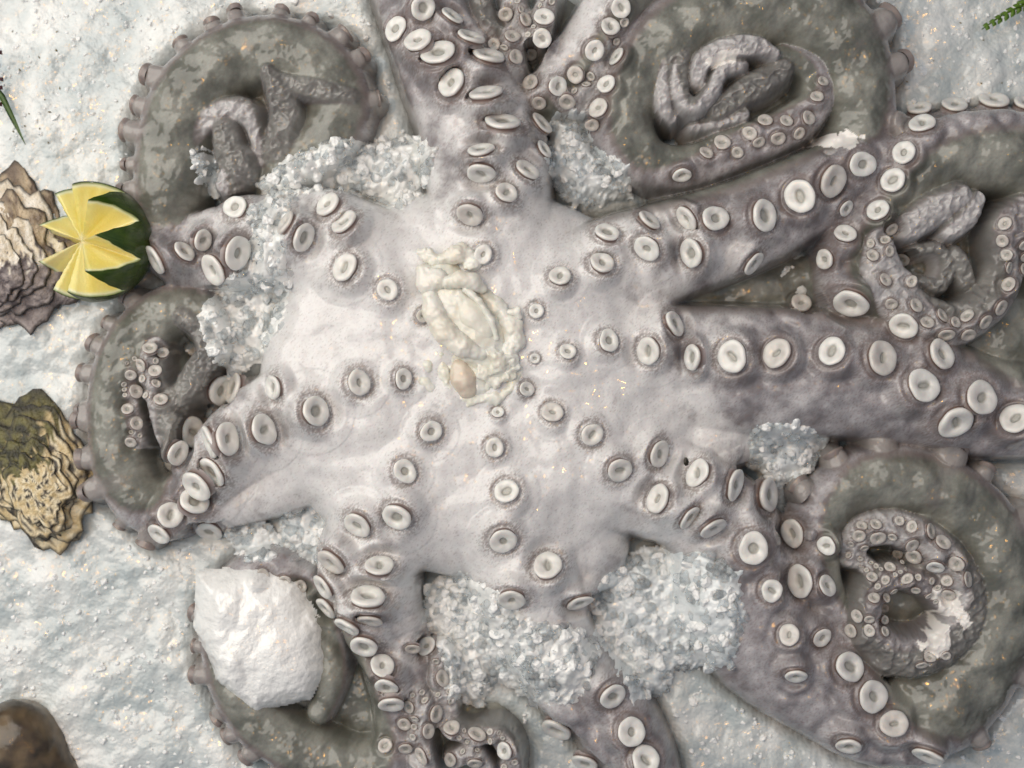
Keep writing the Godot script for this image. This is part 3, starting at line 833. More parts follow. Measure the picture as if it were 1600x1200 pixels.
	for k in 4:
		cups.append(sucker_mesh(k, 0.3))
	for k in 5:
		small.append(sucker_mesh(k, 0.62))
	for sp in spots:
		var s: Array = sp[2]
		var a: float = s[2]
		var minor: Vector2 = sp[4]
		var tilt: float = sp[5]
		var nrm := Vector3(minor.x * sin(tilt), cos(tilt), minor.y * sin(tilt))
		var g: Vector2 = sp[0]
		var where := Vector3(g.x, float(sp[1]) + float(sp[6]), g.y) + nrm * a * 0.02
		place_sucker(meshes if a >= 14.5 or g.length() < 240.0 else small, Vector2(where.x, where.z), where.y, nrm, a)
	# suckers seen edge on along the outer side of the coils
	for q in rims:
		var p: Vector3 = q[0]
		place_sucker(cups, Vector2(p.x, p.z) + Vector2(q[1].x, q[1].z) * float(q[2]) * 0.62, p.y - float(q[2]) * 0.1, q[1] + Vector3(0, rng.randf_range(-0.75, -0.1), 0), float(q[2]) * 1.0)
	put_suckers(oct)
	build_mouth(oct)


var placed := []

func place_sucker(meshes: Array, g: Vector2, y: float, nrm: Vector3, a: float) -> void:
	var up := nrm.normalized()
	var side := up.cross(Vector3(0.3, 0.1, 0.9)).normalized()
	var bas := Basis(side, up, side.cross(up)).rotated(up, rng.randf() * TAU)
	bas = bas * Basis.from_scale(Vector3(rng.randf_range(0.92, 1.0), rng.randf_range(0.68, 0.92), rng.randf_range(0.90, 0.98)))
	placed.append([a, meshes[rng.randi() % meshes.size()], Transform3D(bas.scaled(Vector3.ONE * a * S), Vector3(g.x, y, g.y) * S)])


# the 300 largest suckers are parts of their own, the tiny rest of the tips one mesh
func put_suckers(oct: Node3D) -> void:
	placed.sort_custom(func(p, q): return p[0] > q[0])
	var st := SurfaceTool.new()
	st.begin(Mesh.PRIMITIVE_TRIANGLES)
	for k in placed.size():
		if k < 300:
			put("sucker", placed[k][1], mats.sucker_flesh, oct, placed[k][2])
		else:
			st.append_from(placed[k][1], 0, placed[k][2])
	if placed.size() > 300:
		var o := put("small_suckers", st.commit(), mats.sucker_flesh, oct)
		tag(o, "tiny crowded suckers on the coiled arm tips", "", "", "stuff")
	print("suckers: ", placed.size())


# where suckers stand along the outer side of a coiled arm: place, outward direction, size, arm middle
func rim_spots(points: Array, from: int, to: int, side: float, gap: float, size: float) -> Array:
	var curve := Curve3D.new()
	for k in range(from, to + 1):
		var p: Array = points[k]
		var g := plan(p[0], p[1], p[3] * RISE * 0.7)
		var pv: Array = points[maxi(k - 1, 0)]
		var nx: Array = points[mini(k + 1, points.size() - 1)]
		var tn := Vector3((float(nx[0]) - pv[0]) / 6.0, 0, (float(nx[1]) - pv[1]) / 6.0)
		curve.add_point(Vector3(g.x, p[3] * RISE, g.y), -tn, tn)
	var total := curve.get_baked_length()
	var d := gap * 0.4
	var spots := []
	while d < total:
		var p := curve.sample_baked(d, true)
		var q := curve.sample_baked(minf(d + 3.0, total), true)
		if d + 3.0 > total:
			q = p + (p - curve.sample_baked(d - 3.0, true))
		var dir := Vector3(q.x - p.x, 0, q.z - p.z).normalized()
		var out := Vector3(-dir.z, 0, dir.x) * side
		# walk outwards until the skin drops to the sucker's level
		var t := 10.0
		while t < 120.0 and skin_height(p.x + out.x * t, p.z + out.z * t) > p.y * 0.40:
			t += 1.5
		var a := size * rng.randf_range(0.72, 1.2)
		var dirv := (out + dir * rng.randf_range(-0.3, 0.3)).normalized()
		var at := p + dirv * (t + a * rng.randf_range(-0.05, 0.25))
		at.y = p.y * 0.45 + rng.randf_range(-2, 4)
		spots.append([at, dirv, a, p])
		d += gap * rng.randf_range(0.86, 1.14)
	return spots


# the lobe of flesh that carries a sucker on the arm's edge
func lobe_to(q: Array) -> void:
	var at: Vector3 = q[0]
	var out: Vector3 = q[1]
	var a: float = q[2]
	var inn := at - out * a * 2.4
	var h := at.y
	var row := []
	for e in [[inn, 1.2, h + a * 1.2, 14], [at - out * a, 1.12, h + a * 1.15, 8], [at, 1.02, h + a * 0.95, 4]]:
		var p: Vector3 = e[0]
		var k := 1.0 - float(e[2]) * 0.8 / CAM_H
		row.append([p.x / k + 800.0, p.z / k + 600.0, a * float(e[1]), e[2], 0.0, e[3]])
	force_v = 0.45
	add_line(row)
	force_v = -1.0


func sucker_mesh(kind: int, tone := 1.0) -> ArrayMesh:
	var r := RandomNumberGenerator.new()
	r.seed = 100 + kind
	var cream := Color(0.77, 0.77, 0.74).lerp(Color(0.36, 0.31, 0.27), (1.0 - tone) * 1.5)
	var brown := Color(0.13, 0.085, 0.07)
	var skirt := Color(0.38, 0.34, 0.335)
	var hole := Color(0.33, 0.33, 0.295)
	if tone < 0.4:   # the leathery cups on the arms' edges
		cream = Color(0.25, 0.215, 0.195)
		brown = Color(0.15, 0.12, 0.11)
		skirt = Color(0.22, 0.19, 0.18)
		hole = cream
	var prof := [[0.98, -0.42, skirt], [0.96, -0.14, skirt.lerp(brown, 0.5)], [0.925, -0.01, brown], [0.94, 0.07, brown], [0.975, 0.12, brown.lerp(cream, 0.6)], [1.0, 0.19, cream], [0.995, 0.27, cream], [0.95, 0.345, cream], [0.86, 0.39, cream], [0.72, 0.395, cream], [0.57, 0.35, cream], [0.43, 0.275, cream], [0.35, 0.18, hole.lerp(cream, 0.35)], [0.33, 0.11, hole], [0.22, 0.10, hole.lerp(cream, 0.12)], [0.12, 0.11, hole.lerp(cream, 0.2)], [0.0, 0.12, hole.lerp(cream, 0.2)]]
	if tone < 0.4:
		prof = [[0.86, -0.5, skirt], [0.95, -0.1, skirt], [1.02, 0.08, cream], [1.0, 0.22, cream], [0.9, 0.30, cream], [0.72, 0.28, cream], [0.45, 0.18, cream], [0.0, 0.10, hole]]
	var seg := 28
	var w1 := r.randf() * TAU; var w2 := r.randf() * TAU; var w3 := r.randf() * TAU
	var am := r.randf_range(0.02, 0.06); var oval := r.randf_range(0.0, 0.12)
	var slit := r.randf_range(0.5, 1.0) if kind % 3 != 2 else 0.35
	var hs := r.randf_range(0.8, 1.25)
	var v := PackedVector3Array(); var c := PackedColorArray(); var idx := PackedInt32Array()
	for k in prof.size():
		var pr: float = prof[k][0]
		var py: float = prof[k][1]
		for s in seg:
			var t := TAU * s / seg
			var wob := 1.0 + am * sin(2.0 * t + w1) + am * 0.6 * sin(3.0 * t + w2) + 0.012 * sin(7.0 * t + w3)
			var rad := pr * (wob if k < 11 else hs)
			var x := cos(t) * rad * (1.0 + oval * 0.5)
			var z := sin(t) * rad * (1.0 - oval * 0.5)
			if k >= 11: z *= lerpf(1.0, slit, clampf((k - 10) / 3.0, 0.0, 1.0))
			v.append(Vector3(x, py + (0.04 * sin(t + w2) + 0.025 * sin(3.0 * t + w1) if k > 3 and k < 12 else 0.0), z))
			var col: Color = prof[k][2]
			c.append(col * (1.0 + 0.06 * sin(5.0 * t + w3 + k)))
	for k in prof.size() - 1:
		for s in seg:
			var a := k * seg + s
			var b := k * seg + (s + 1) % seg
			idx.append_array([a, a + seg, b, b, a + seg, b + seg])
	return array_mesh(v, smooth_normals(v, idx), c, idx)


# ------------------------------------------------------------------ surface nets over tapered capsules (marks)
func blob_mesh(bones: Array, cell: float, blend: float, wob: FastNoiseLite, wob_amp: float, tint: Callable) -> ArrayMesh:
	var lo := Vector3.INF; var hi := -Vector3.INF
	for b in bones:
		for e in 2:
			var p: Vector3 = b[e]
			var r: float = b[2 + e] + blend + cell * 2
			lo = lo.min(p - Vector3.ONE * r)
			hi = hi.max(p + Vector3.ONE * r)
	var nx := int((hi.x - lo.x) / cell) + 2
	var ny := int((hi.y - lo.y) / cell) + 2
	var nz := int((hi.z - lo.z) / cell) + 2
	var F := PackedFloat32Array(); F.resize(nx * ny * nz); F.fill(1000.0)
	for b in bones:
		var A: Vector3 = b[0]; var B: Vector3 = b[1]
		var ra: float = b[2]; var rb: float = b[3]
		var sy: float = b[4] if b.size() > 4 else 1.0
		var rr := maxf(ra, rb) + blend + cell * 2
		var l := ((A.min(B) - Vector3.ONE * rr) - lo) / cell
		var h := ((A.max(B) + Vector3.ONE * rr) - lo) / cell
		var D := B - A
		var dd := maxf(D.length_squared(), 0.001)
		for k in range(maxi(0, int(l.z)), mini(nz - 1, int(h.z) + 1)):
			for j in range(maxi(0, int(l.y)), mini(ny - 1, int(h.y) + 1)):
				for i in range(maxi(0, int(l.x)), mini(nx - 1, int(h.x) + 1)):
					var p := lo + Vector3(i, j, k) * cell - A
					var t := clampf(p.dot(D) / dd, 0.0, 1.0)
					var q := p - D * t
					q.y *= sy
					var d := q.length() - lerpf(ra, rb, t)
					var o := (k * ny + j) * nx + i
					var f := F[o]
					var w := maxf(blend - absf(f - d), 0.0) / blend
					F[o] = minf(f, d) - w * w * blend * 0.25
	if wob:
		for k in nz:
			for j in ny:
				for i in nx:
					var o := (k * ny + j) * nx + i
					if F[o] < 12.0:
						F[o] += wob.get_noise_3d(lo.x + i * cell, lo.y + j * cell, lo.z + k * cell) * wob_amp
	var at := PackedInt32Array(); at.resize(F.size()); at.fill(-1)
	var v := PackedVector3Array(); var c := PackedColorArray(); var idx := PackedInt32Array()
	var step := [0, 1, nx, nx + 1, nx * ny, nx * ny + 1, nx * ny + nx, nx * ny + nx + 1]
	var edges := [[0, 1], [2, 3], [4, 5], [6, 7], [0, 2], [1, 3], [4, 6], [5, 7], [0, 4], [1, 5], [2, 6], [3, 7]]
	for k in nz - 1:
		for j in ny - 1:
			for i in nx - 1:
				var o := (k * ny + j) * nx + i
				var f0 := F[o]
				if f0 > 30.0: continue
				var mask := 0
				for e in 8:
					if F[o + step[e]] < 0.0: mask |= 1 << e
				if mask == 0 or mask == 255: continue
				var sum := Vector3.ZERO
				var cnt := 0
				for e in edges:
					var a: int = e[0]; var b: int = e[1]
					if ((mask >> a) & 1) == ((mask >> b) & 1): continue
					var fa := F[o + step[a]]; var fb := F[o + step[b]]
					var t := fa / (fa - fb)
					var pa := Vector3(a & 1, (a >> 1) & 1, (a >> 2) & 1)
					var pb := Vector3(b & 1, (b >> 1) & 1, (b >> 2) & 1)
					sum += pa.lerp(pb, t)
					cnt += 1
				at[o] = v.size()
				var p := lo + (Vector3(i, j, k) + sum / cnt) * cell
				v.append(p * S)
				c.append(tint.call(p))
	var str3 := [1, nx, nx * ny]
	for k in range(1, nz - 1):
		for j in range(1, ny - 1):
			for i in range(1, nx - 1):
				var o := (k * ny + j) * nx + i
				var s0 := F[o] < 0.0
				for ax in 3:
					var o2: int = o + str3[ax]
					if s0 == (F[o2] < 0.0): continue
					var b: int = str3[(ax + 1) % 3]; var d: int = str3[(ax + 2) % 3]
					var q0 := at[o]; var q1 := at[o - b]; var q2 := at[o - b - d]; var q3 := at[o - d]
					if q0 < 0 or q1 < 0 or q2 < 0 or q3 < 0: continue
					if s0: idx.append_array([q0, q2, q1, q0, q3, q2])
					else: idx.append_array([q0, q1, q2, q0, q2, q3])
	return array_mesh(v, smooth_normals(v, idx), c, idx)


func bone(pts: Array, base: float, flat := 1.0) -> Array:
	# pts: x, y in the photograph, radius, height over the base
	var out := []
	for k in maxi(1, pts.size() - 1):
		var a: Array = pts[k]
		var b: Array = pts[mini(k + 1, pts.size() - 1)]
		var ga := plan(a[0], a[1], base + a[3])
		var gb := plan(b[0], b[1], base + b[3])
		out.append([Vector3(ga.x, base + a[3], ga.y), Vector3(gb.x, base + b[3], gb.y), float(a[2]), float(b[2]), flat])
	return out


func build_mouth(oct: Node3D) -> void:
	var g := plan(735, 510, 95)
	var y := skin_height(g.x, g.y)
	var wob := noise(FastNoiseLite.TYPE_SIMPLEX_SMOOTH, 0.062, 41, 3)
	var tn := noise(FastNoiseLite.TYPE_SIMPLEX_SMOOTH, 0.02, 42, 3)
	var tint := func(p: Vector3) -> Color:
		var t := tn.get_noise_3d(p.x, p.y, p.z) * 0.9 + 0.55
		return Color(0.70, 0.68, 0.58).lerp(Color(0.80, 0.80, 0.75), clampf(t, 0.0, 1.0))
	var nodule := func(p: Vector3) -> Color:
		var t := tn.get_noise_3d(p.x * 2.0, p.y, p.z * 2.0) * 0.9 + 0.5
		return Color(0.54, 0.46, 0.37).lerp(Color(0.68, 0.62, 0.52), clampf(t, 0.0, 1.0))
	var mouth := put("mouth", blob_mesh(
		bone([[690, 430, 30, -4], [712, 475, 40, -4], [745, 525, 42, -4], [775, 570, 32, -6]], y, 1.5), 2.0, 10.0, wob, 3.0, tint), mats.mouth_flesh, oct)
	mouth.set_meta("label", "cream flesh of the mouth bulging from the middle")
	var lobes := [
		[bone([[672, 462, 12, 14], [678, 488, 16, 16], [695, 518, 17, 18], [722, 540, 16, 18], [752, 552, 11, 14]], y), 8.0, 2.5],
		[bone([[656, 393, 5, 6], [668, 398, 9, 8], [680, 406, 10, 10]], y, 1.6), 5.0, 5.0],
		[bone([[692, 404, 10, 12], [712, 398, 13, 14], [728, 396, 11, 12], [722, 386, 6, 10], [738, 412, 13, 12]], y, 1.3), 6.0, 5.0],
		[bone([[662, 424, 12, 12], [668, 444, 15, 14], [684, 436, 16, 18]], y, 1.2), 8.0, 3.0],
		[bone([[700, 441, 10, 24], [718, 436, 12, 26], [738, 440, 12, 24], [754, 452, 7, 18]], y, 1.2), 6.0, 2.0],
		[bone([[720, 470, 14, 16], [738, 492, 20, 16], [756, 516, 19, 14]], y, 1.5), 8.0, 2.0],
		[bone([[706, 468, 8, 12], [712, 492, 9, 12], [728, 516, 8, 12]], y), 4.0, 2.0],
		[bone([[786, 492, 12, 6], [800, 508, 14, 8], [804, 534, 14, 8], [792, 552, 12, 8]], y, 1.3), 8.0, 4.0],
		[bone([[798, 488, 6, 16], [808, 486, 6, 17], [810, 494, 6, 15]], y, 1.6), 3.0, 3.0],
		[bone([[766, 548, 11, 14], [780, 560, 12, 14], [800, 562, 9, 10], [775, 576, 11, 10]], y, 1.3), 4.0, 7.0],
		[bone([[750, 566, 8, 8], [758, 584, 10, 8], [775, 596, 9, 6], [792, 586, 10, 6], [806, 574, 8, 6]], y, 1.4), 3.0, 8.0],
		[bone([[718, 574, 13, 2], [724, 592, 18, 2], [730, 608, 15, 0]], y, 1.2), 8.0, 1.6, 1],
		[bone([[690, 556, 7, -2], [692, 582, 8, -3], [702, 610, 8, -4], [735, 624, 9, -4], [772, 622, 10, -4], [800, 604, 10, -3], [812, 578, 8, -2]], y, 1.4), 8.0, 5.0],
		[bone([[758, 462, 11, 4], [776, 480, 13, 4], [790, 500, 13, 2]], y, 1.4), 8.0, 3.0],
		[bone([[704, 556, 32, -20], [742, 588, 44, -24], [784, 572, 36, -22]], y, 1.5), 12.0, 5.0],
		[bone([[728, 452, 6, 24], [748, 470, 5, 26], [768, 500, 5, 24], [776, 528, 4, 20]], y, 1.2), 4.0, 1.5],
		[bone([[668, 571, 9, -2], [669, 575, 8, -2]], y, 1.3), 6.0, 1.5],
		[bone([[664, 598, 11, -4], [674, 606, 9, -4]], y, 1.3), 6.0, 2.5],
	]
	for l in lobes:
		put("lobe", blob_mesh(l[0], 1.7, l[1], wob, l[2] * 0.95, nodule if l.size() > 3 else tint), mats.mouth_flesh, mouth)


# ------------------------------------------------------------------ ice lying on the octopus
func build_ice_clumps() -> void:
	var gm := []
	for k in 6: gm.append(grain_mesh(40 + k, 2, 0.12))
	var list := [
		["clump of wet crushed ice beside the upper coiled arm", [[400, 290], [450, 250], [520, 225], [590, 215], [650, 210], [678, 240], [660, 290], [630, 325], [560, 300], [500, 295], [440, 312]], 42.0, 10.0, 0],
		["greyish heap of crushed ice below the cut lime", [[395, 330], [425, 300], [462, 312], [455, 370], [455, 440], [440, 510], [400, 555], [350, 585], [325, 550], [310, 490], [330, 450], [380, 430], [400, 370]], 22.0, 9.0, 0],
		["tall rounded mound of white ice on a coiled arm", [[310, 900], [400, 893], [460, 915], [495, 980], [500, 1050], [480, 1090], [400, 1108], [340, 1060], [305, 980]], 46.0, 5.0, 1],
		["large heap of ice between the two lower arms", [[670, 925], [720, 895], [770, 915], [830, 965], [900, 980], [940, 1020], [900, 1090], [830, 1100], [770, 1065], [745, 1112], [700, 1090], [690, 1020], [660, 970]], 26.0, 10.0, 0],
		["bluish wet heap of ice on the lower arm", [[945, 905], [1010, 870], [1100, 860], [1150, 890], [1160, 960], [1140, 1045], [1060, 1050], [1040, 1090], [990, 1100], [960, 1040], [930, 1000], [930, 940]], 20.0, 12.0, 2],
		["clear grey chunk of ice between the two upper arms", [[865, 180], [908, 175], [930, 230], [980, 262], [988, 298], [900, 312], [858, 260]], 40.0, 10.0, 2],
		["clear chunk of ice between the arms at the right", [[1175, 668], [1240, 658], [1300, 690], [1275, 735], [1225, 760], [1180, 725]], 24.0, 11.0, 2],
		["small translucent lumps of ice above the white mound", [[345, 835], [400, 825], [432, 850], [425, 885], [370, 880]], 12.0, 11.0, 2],
		["wet clear lumps of ice in the fold between the left and bottom left arms", [[445, 800], [480, 795], [500, 830], [498, 875], [465, 890], [440, 860], [432, 825]], 8.0, 11.0, 2],
		["small bit of ice caught inside the upper left coil", [[296, 232], [330, 228], [336, 262], [330, 296], [302, 290]], 14.0, 8.0, 2],
	]
	for d in list:
		ice_clump(d[0], d[1], d[2], d[3], d[4], gm)


func ice_clump(label: String, outline: Array, tall: float, size: float, kind: int, gm: Array) -> void:
	var poly := PackedVector2Array()
	var mid := Vector2.ZERO
	for p in outline:
		var g := plan(p[0], p[1], 60)
		poly.append(g)
		mid += g
	mid /= poly.size()
	var base := maxf(skin_height(mid.x, mid.y), 0.0)
	var o := thing("ice_clump", label, "ice", Vector3(mid.x, base, mid.y) * S, "ice lying on the octopus")
	var origin := Vector3(mid.x, base, mid.y)
	var lo := Vector2.INF; var hi := -Vector2.INF
	for p in poly:
		lo = lo.min(p); hi = hi.max(p)
	var wob := noise(FastNoiseLite.TYPE_SIMPLEX_SMOOTH, 0.03, 51, 3)
	var cel := noise(FastNoiseLite.TYPE_CELLULAR, 0.06, 52)
	cel.cellular_return_type = FastNoiseLite.RETURN_DISTANCE
	# the packed mass
	var st := 2.6
	var nx := int((hi.x - lo.x + 40) / st)
	var nz := int((hi.y - lo.y + 40) / st)
	var at := PackedInt32Array(); at.resize(nx * nz); at.fill(-1)
	var v := PackedVector3Array(); var c := PackedColorArray(); var idx := PackedInt32Array()
	for j in nz:
		for i in nx:
			var p := Vector2(lo.x - 20 + i * st, lo.y - 20 + j * st)
			var e := edge_distance(poly, p) + wob.get_noise_2d(p.x * 2.0, p.y * 2.0) * (2.0 if kind == 1 else 9.0)
			if e < -9.0: continue
			var prof := -10.0 + (tall + 10.0) * (1.0 - exp(-maxf(e + 9.0, 0.0) / 24.0))
			var y := maxf(skin_height(p.x, p.y), 48.0 if kind == 1 else 6.0) + prof * (1.0 + (0.13 if kind == 1 else 0.35) * wob.get_noise_2d(p.x * (0.5 if kind == 1 else 1.0), p.y * (0.5 if kind == 1 else 1.0))) - cel.get_noise_2d(p.x, p.y) * (0.8 if kind == 1 else 5.0) - 3.0
			at[j * nx + i] = v.size()
			v.append((Vector3(p.x, y, p.y) - origin) * S)
			var white := clampf(0.55 + 0.5 * wob.get_noise_2d(p.x * 0.7, p.y * 0.7) + 0.14 * bed_n2.get_noise_2d(p.x, p.y) + 0.14 * bed_n3.get_noise_2d(p.x, p.y), 0.0, 1.0)
			c.append(Color(0.72, 0.76, 0.75).lerp(Color(0.88, 0.90, 0.89), white if kind == 0 else 0.8 + 0.2 * white) if kind < 2 else Color(0.58, 0.65, 0.67).lerp(Color(0.82, 0.86, 0.87), white))
	for j in nz - 1:
		for i in nx - 1:
			var k := j * nx + i
			var p := at[k]; var q := at[k + 1]; var r := at[k + nx]; var s := at[k + nx + 1]
			if p < 0 or q < 0 or r < 0 or s < 0: continue
			idx.append_array([p, q, r, q, s, r])
	put("packed_ice", array_mesh(v, smooth_normals(v, idx), c, idx), mats.crushed_ice, o)
	# loose lumps frozen to it
	if kind == 1: return     # the packed mound is smooth
	var area_ := (hi.x - lo.x) * (hi.y - lo.y)
	var want := int(area_ / (size * size * (3.0 if kind == 1 else 1.1)))
	var xs := []
	for k in want:
		var p := Vector2(rng.randf_range(lo.x, hi.x), rng.randf_range(lo.y, hi.y))
		var e := edge_distance(poly, p)
		if e < -2.0: continue
		var big := rng.randf() < 0.16 and kind != 1
		var r := size * (rng.randf_range(0.9, 1.35) if big else rng.randf_range(0.45, 1.3))
		var prof := -10.0 + (tall + 10.0) * (1.0 - exp(-maxf(e + 9.0, 0.0) / 24.0))
		var y := maxf(skin_height(p.x, p.y), 48.0 if kind == 1 else 6.0) + prof * (1.0 + 0.35 * wob.get_noise_2d(p.x, p.y)) - r * 0.3
		var xf := Transform3D(random_basis(r * S), (Vector3(p.x, y, p.y) - origin) * S)
		if big and r * 2.0 > 16.0:
			put("ice_lump", gm[rng.randi() % gm.size()], mats.ice_grain if rng.randf() < 0.8 else mats.milky_ice, o, xf)
		else:
			xs.append(xf)
	for part in 2:   # milky grains, then clear ones
		var some := []
		for k in xs.size():
			if int(k % 3 > 0) == part: some.append(xs[k])
		if kind == 1 and part == 1: continue
		var mm := MultiMesh.new()
		mm.transform_format = MultiMesh.TRANSFORM_3D
		mm.mesh = gm[kind * 2 + part]
		mm.instance_count = some.size()
		for k in some.size():
			mm.set_instance_transform(k, some[k])
		var mi := MultiMeshInstance3D.new()
		mi.name = "ice_grains" if part == 0 else "clear_ice_grains"
		mi.multimesh = mm
		mi.material_override = mats.milky_ice if part == 0 else mats.ice_grain
		o.add_child(mi, true)
		tag(mi, "", "", "", "stuff")


func edge_distance(poly: PackedVector2Array, p: Vector2) -> float:
	var d := INF
	for k in poly.size():
		var q := Geometry2D.get_closest_point_to_segment(p, poly[k], poly[(k + 1) % poly.size()])
		d = minf(d, p.distance_squared_to(q))
	d = sqrt(d)
	return d if Geometry2D.is_point_in_polygon(p, poly) else -d


# ------------------------------------------------------------------ lime cut to a zigzag crown
func build_lime() -> void:
	var y := 62.0
	var g := plan(141, 378, y)
	var o := thing("cut_lime", "green lime cut to a zigzag crown showing yellow flesh", "lime", Vector3(g.x, y, g.y) * S)
	o.basis = Basis(Quaternion(Vector3.UP, Vector3(-0.70, 0.71, -0.03).normalized()))
	var R := 92.0
	var teeth := 9
	var seg := teeth * 16
	var rim := []
	var wob := noise(FastNoiseLite.TYPE_SIMPLEX, 0.8, 61)
	for s in seg:
		var t := float(s) / seg * teeth
		var f := absf(fposmod(t, 1.0) * 2.0 - 1.0)   # 1 at the tips
		var lat := deg_to_rad(lerpf(-24.0, 25.0, f) + 3.0 * wob.get_noise_1d(s * 0.4))
		var phi := TAU * s / seg
		rim.append([lat, phi])
	var v := PackedVector3Array(); var c := PackedColorArray(); var idx := PackedInt32Array()
	var rings := 26
	var gn := noise(FastNoiseLite.TYPE_SIMPLEX, 0.05, 62, 3)
	for k in rings + 1:
		for s in seg:
			var lat := lerpf(-PI / 2.0, rim[s][0], float(k) / rings)
			var phi: float = rim[s][1]
			var p := Vector3(cos(lat) * cos(phi), sin(lat) * 1.06, cos(lat) * sin(phi)) * R
			v.append(p * S)
			var t := gn.get_noise_3d(p.x, p.y, p.z) * 0.8 + 0.5
			c.append(Color(0.020, 0.045, 0.006).lerp(Color(0.055, 0.095, 0.012), clampf(t, 0, 1)))
	for k in rings:
		for s in seg:
			var a := k * seg + s
			var b := k * seg + (s + 1) % seg
			idx.append_array([a, a + seg, b, b, a + seg, b + seg])
	put("rind", array_mesh(v, smooth_normals(v, idx), c, idx), mats.lime_rind, o)
	# flesh: planes from the heart of the fruit to the cut edge
	var cuts := 22
	var fv := PackedVector3Array(); var fc := PackedColorArray(); var fi := PackedInt32Array()
	var heart := Vector3(0, 14, 0)
	var pn := noise(FastNoiseLite.TYPE_SIMPLEX, 0.09, 63, 3)
	for k in cuts + 1:
		var t := float(k) / cuts
		for s in seg:
			var lat: float = rim[s][0]
			var phi: float = rim[s][1]
			var e := Vector3(cos(lat) * cos(phi), sin(lat) * 1.06, cos(lat) * sin(phi)) * (R - 0.6)
			var p := heart.lerp(e, t)
			var vein := pow(absf(sin(phi * 5.0 + 0.3)), 14.0) * smoothstep(0.1, 0.3, t)
			p.y += 1.4 * pn.get_noise_3d(p.x * 1.5, p.y * 1.5, p.z * 1.5) + 1.5 * vein
			fv.append(p * S)
			var str_ := pn.get_noise_3d(cos(phi) * 60.0, t * 8.0, sin(phi) * 60.0) * 0.7 + 0.5
			var col := Color(0.72, 0.60, 0.09).lerp(Color(0.84, 0.77, 0.34), clampf(str_, 0, 1))
			col = col.lerp(Color(0.80, 0.74, 0.42), maxf(vein * 0.7, 1.0 - smoothstep(0.06, 0.2, t)))
			col = col.lerp(Color(0.74, 0.76, 0.50), smoothstep(0.90, 0.945, t))
			col = col.lerp(Color(0.09, 0.15, 0.02), smoothstep(0.975, 0.995, t))
			fc.append(col)
	for k in cuts:
		for s in seg:
			var a := k * seg + s
			var b := k * seg + (s + 1) % seg
			fi.append_array([a, b, a + seg, b, b + seg, a + seg])
	put("flesh", array_mesh(fv, smooth_normals(fv, fi), fc, fi), mats.lime_pulp, o)


# ------------------------------------------------------------------ shells
# one growth layer of an oyster: an uneven plate with a sharp dark margin; layers of one shell share their outline
func shell_layer(seed_: int, k: int, tone: Callable) -> ArrayMesh:
	var n := noise(FastNoiseLite.TYPE_SIMPLEX_SMOOTH, 0.9, seed_, 3)
	var m := noise(FastNoiseLite.TYPE_SIMPLEX, 1.0, seed_ + 50 + k, 3)
	var seg := 56
	var rings := 16
	var v := PackedVector3Array(); var c := PackedColorArray(); var idx := PackedInt32Array()
	for side in 2:
		for j in rings + 1:
			var t := float(j) / rings
			for s in seg:
				var a := TAU * s / seg
				var e := 1.0 + 0.26 * n.get_noise_2d(cos(a) * 1.2, sin(a) * 1.2) + 0.16 * m.get_noise_2d(cos(a) * 1.3, sin(a) * 1.3) + 0.025 * m.get_noise_2d(cos(a) * 6.0, sin(a) * 6.0)
				var x := cos(a) * e * t
				var z := sin(a) * e * t
				var y := 0.16 * (1.0 - t * t) + 0.10 * n.get_noise_2d(x * 1.6 + 3.0, z * 1.6) + 0.06 * m.get_noise_2d(x * 4.0, z * 4.0) * t + 0.06 * m.get_noise_2d(x * 5.0, z * 2.0) * t * t + (0.0 if side == 0 else -0.10)
				v.append(Vector3(x, y, z))
				var col: Color = tone.call(x, z, m.get_noise_2d(x * 3.0 + 7.0, z * 3.0))
				c.append(col.lerp(Color(0.03, 0.026, 0.022), smoothstep(0.955, 1.0, t + 0.04 * m.get_noise_2d(cos(a) * 5.0, sin(a) * 5.0))))
		var o := side * (rings + 1) * seg
		for j in rings:
			for s in seg:
				var a := o + j * seg + s
				var b := o + j * seg + (s + 1) % seg
				if side == 0: idx.append_array([a, b, a + seg, b, b + seg, a + seg])
				else: idx.append_array([a, a + seg, b, b, a + seg, b + seg])
	for s in seg:
		var a := rings * seg + s
		var b := rings * seg + (s + 1) % seg
		var q := (rings + 1) * seg
		idx.append_array([a, b, a + q, b, b + q, a + q])
	return array_mesh(v, smooth_normals(v, idx), c, idx)


func oyster(label: String, mid_px: Vector2, half: Vector2, turn: float, layers: int, step: Vector2, seed_: int, tone: Callable) -> void:
	var mid := plan(mid_px.x, mid_px.y, 20)
	var o := thing("oyster", label, "oyster", Vector3(mid.x, 0, mid.y) * S, "oysters at the edge of the ice")
	var r := RandomNumberGenerator.new()
	r.seed = seed_
	for k in layers:
		var f := 1.0 - 0.11 * k
		var b := Basis(Vector3.UP, -deg_to_rad(turn) + r.randf_range(-0.08, 0.08)).rotated(Vector3(r.randfn(), 0, r.randfn()).normalized(), r.randf_range(0.0, 0.06))
		b = b * Basis.from_scale(Vector3(half.x * f, 46.0, half.y * f) * S)
		put("shell_layer", shell_layer(seed_, k, tone.bind(k)), mats.oyster_shell, o, Transform3D(b, Vector3(step.x * k + r.randf_range(-2, 2), 2.0 + 7.5 * k, step.y * k + r.randf_range(-2, 2)) * S))


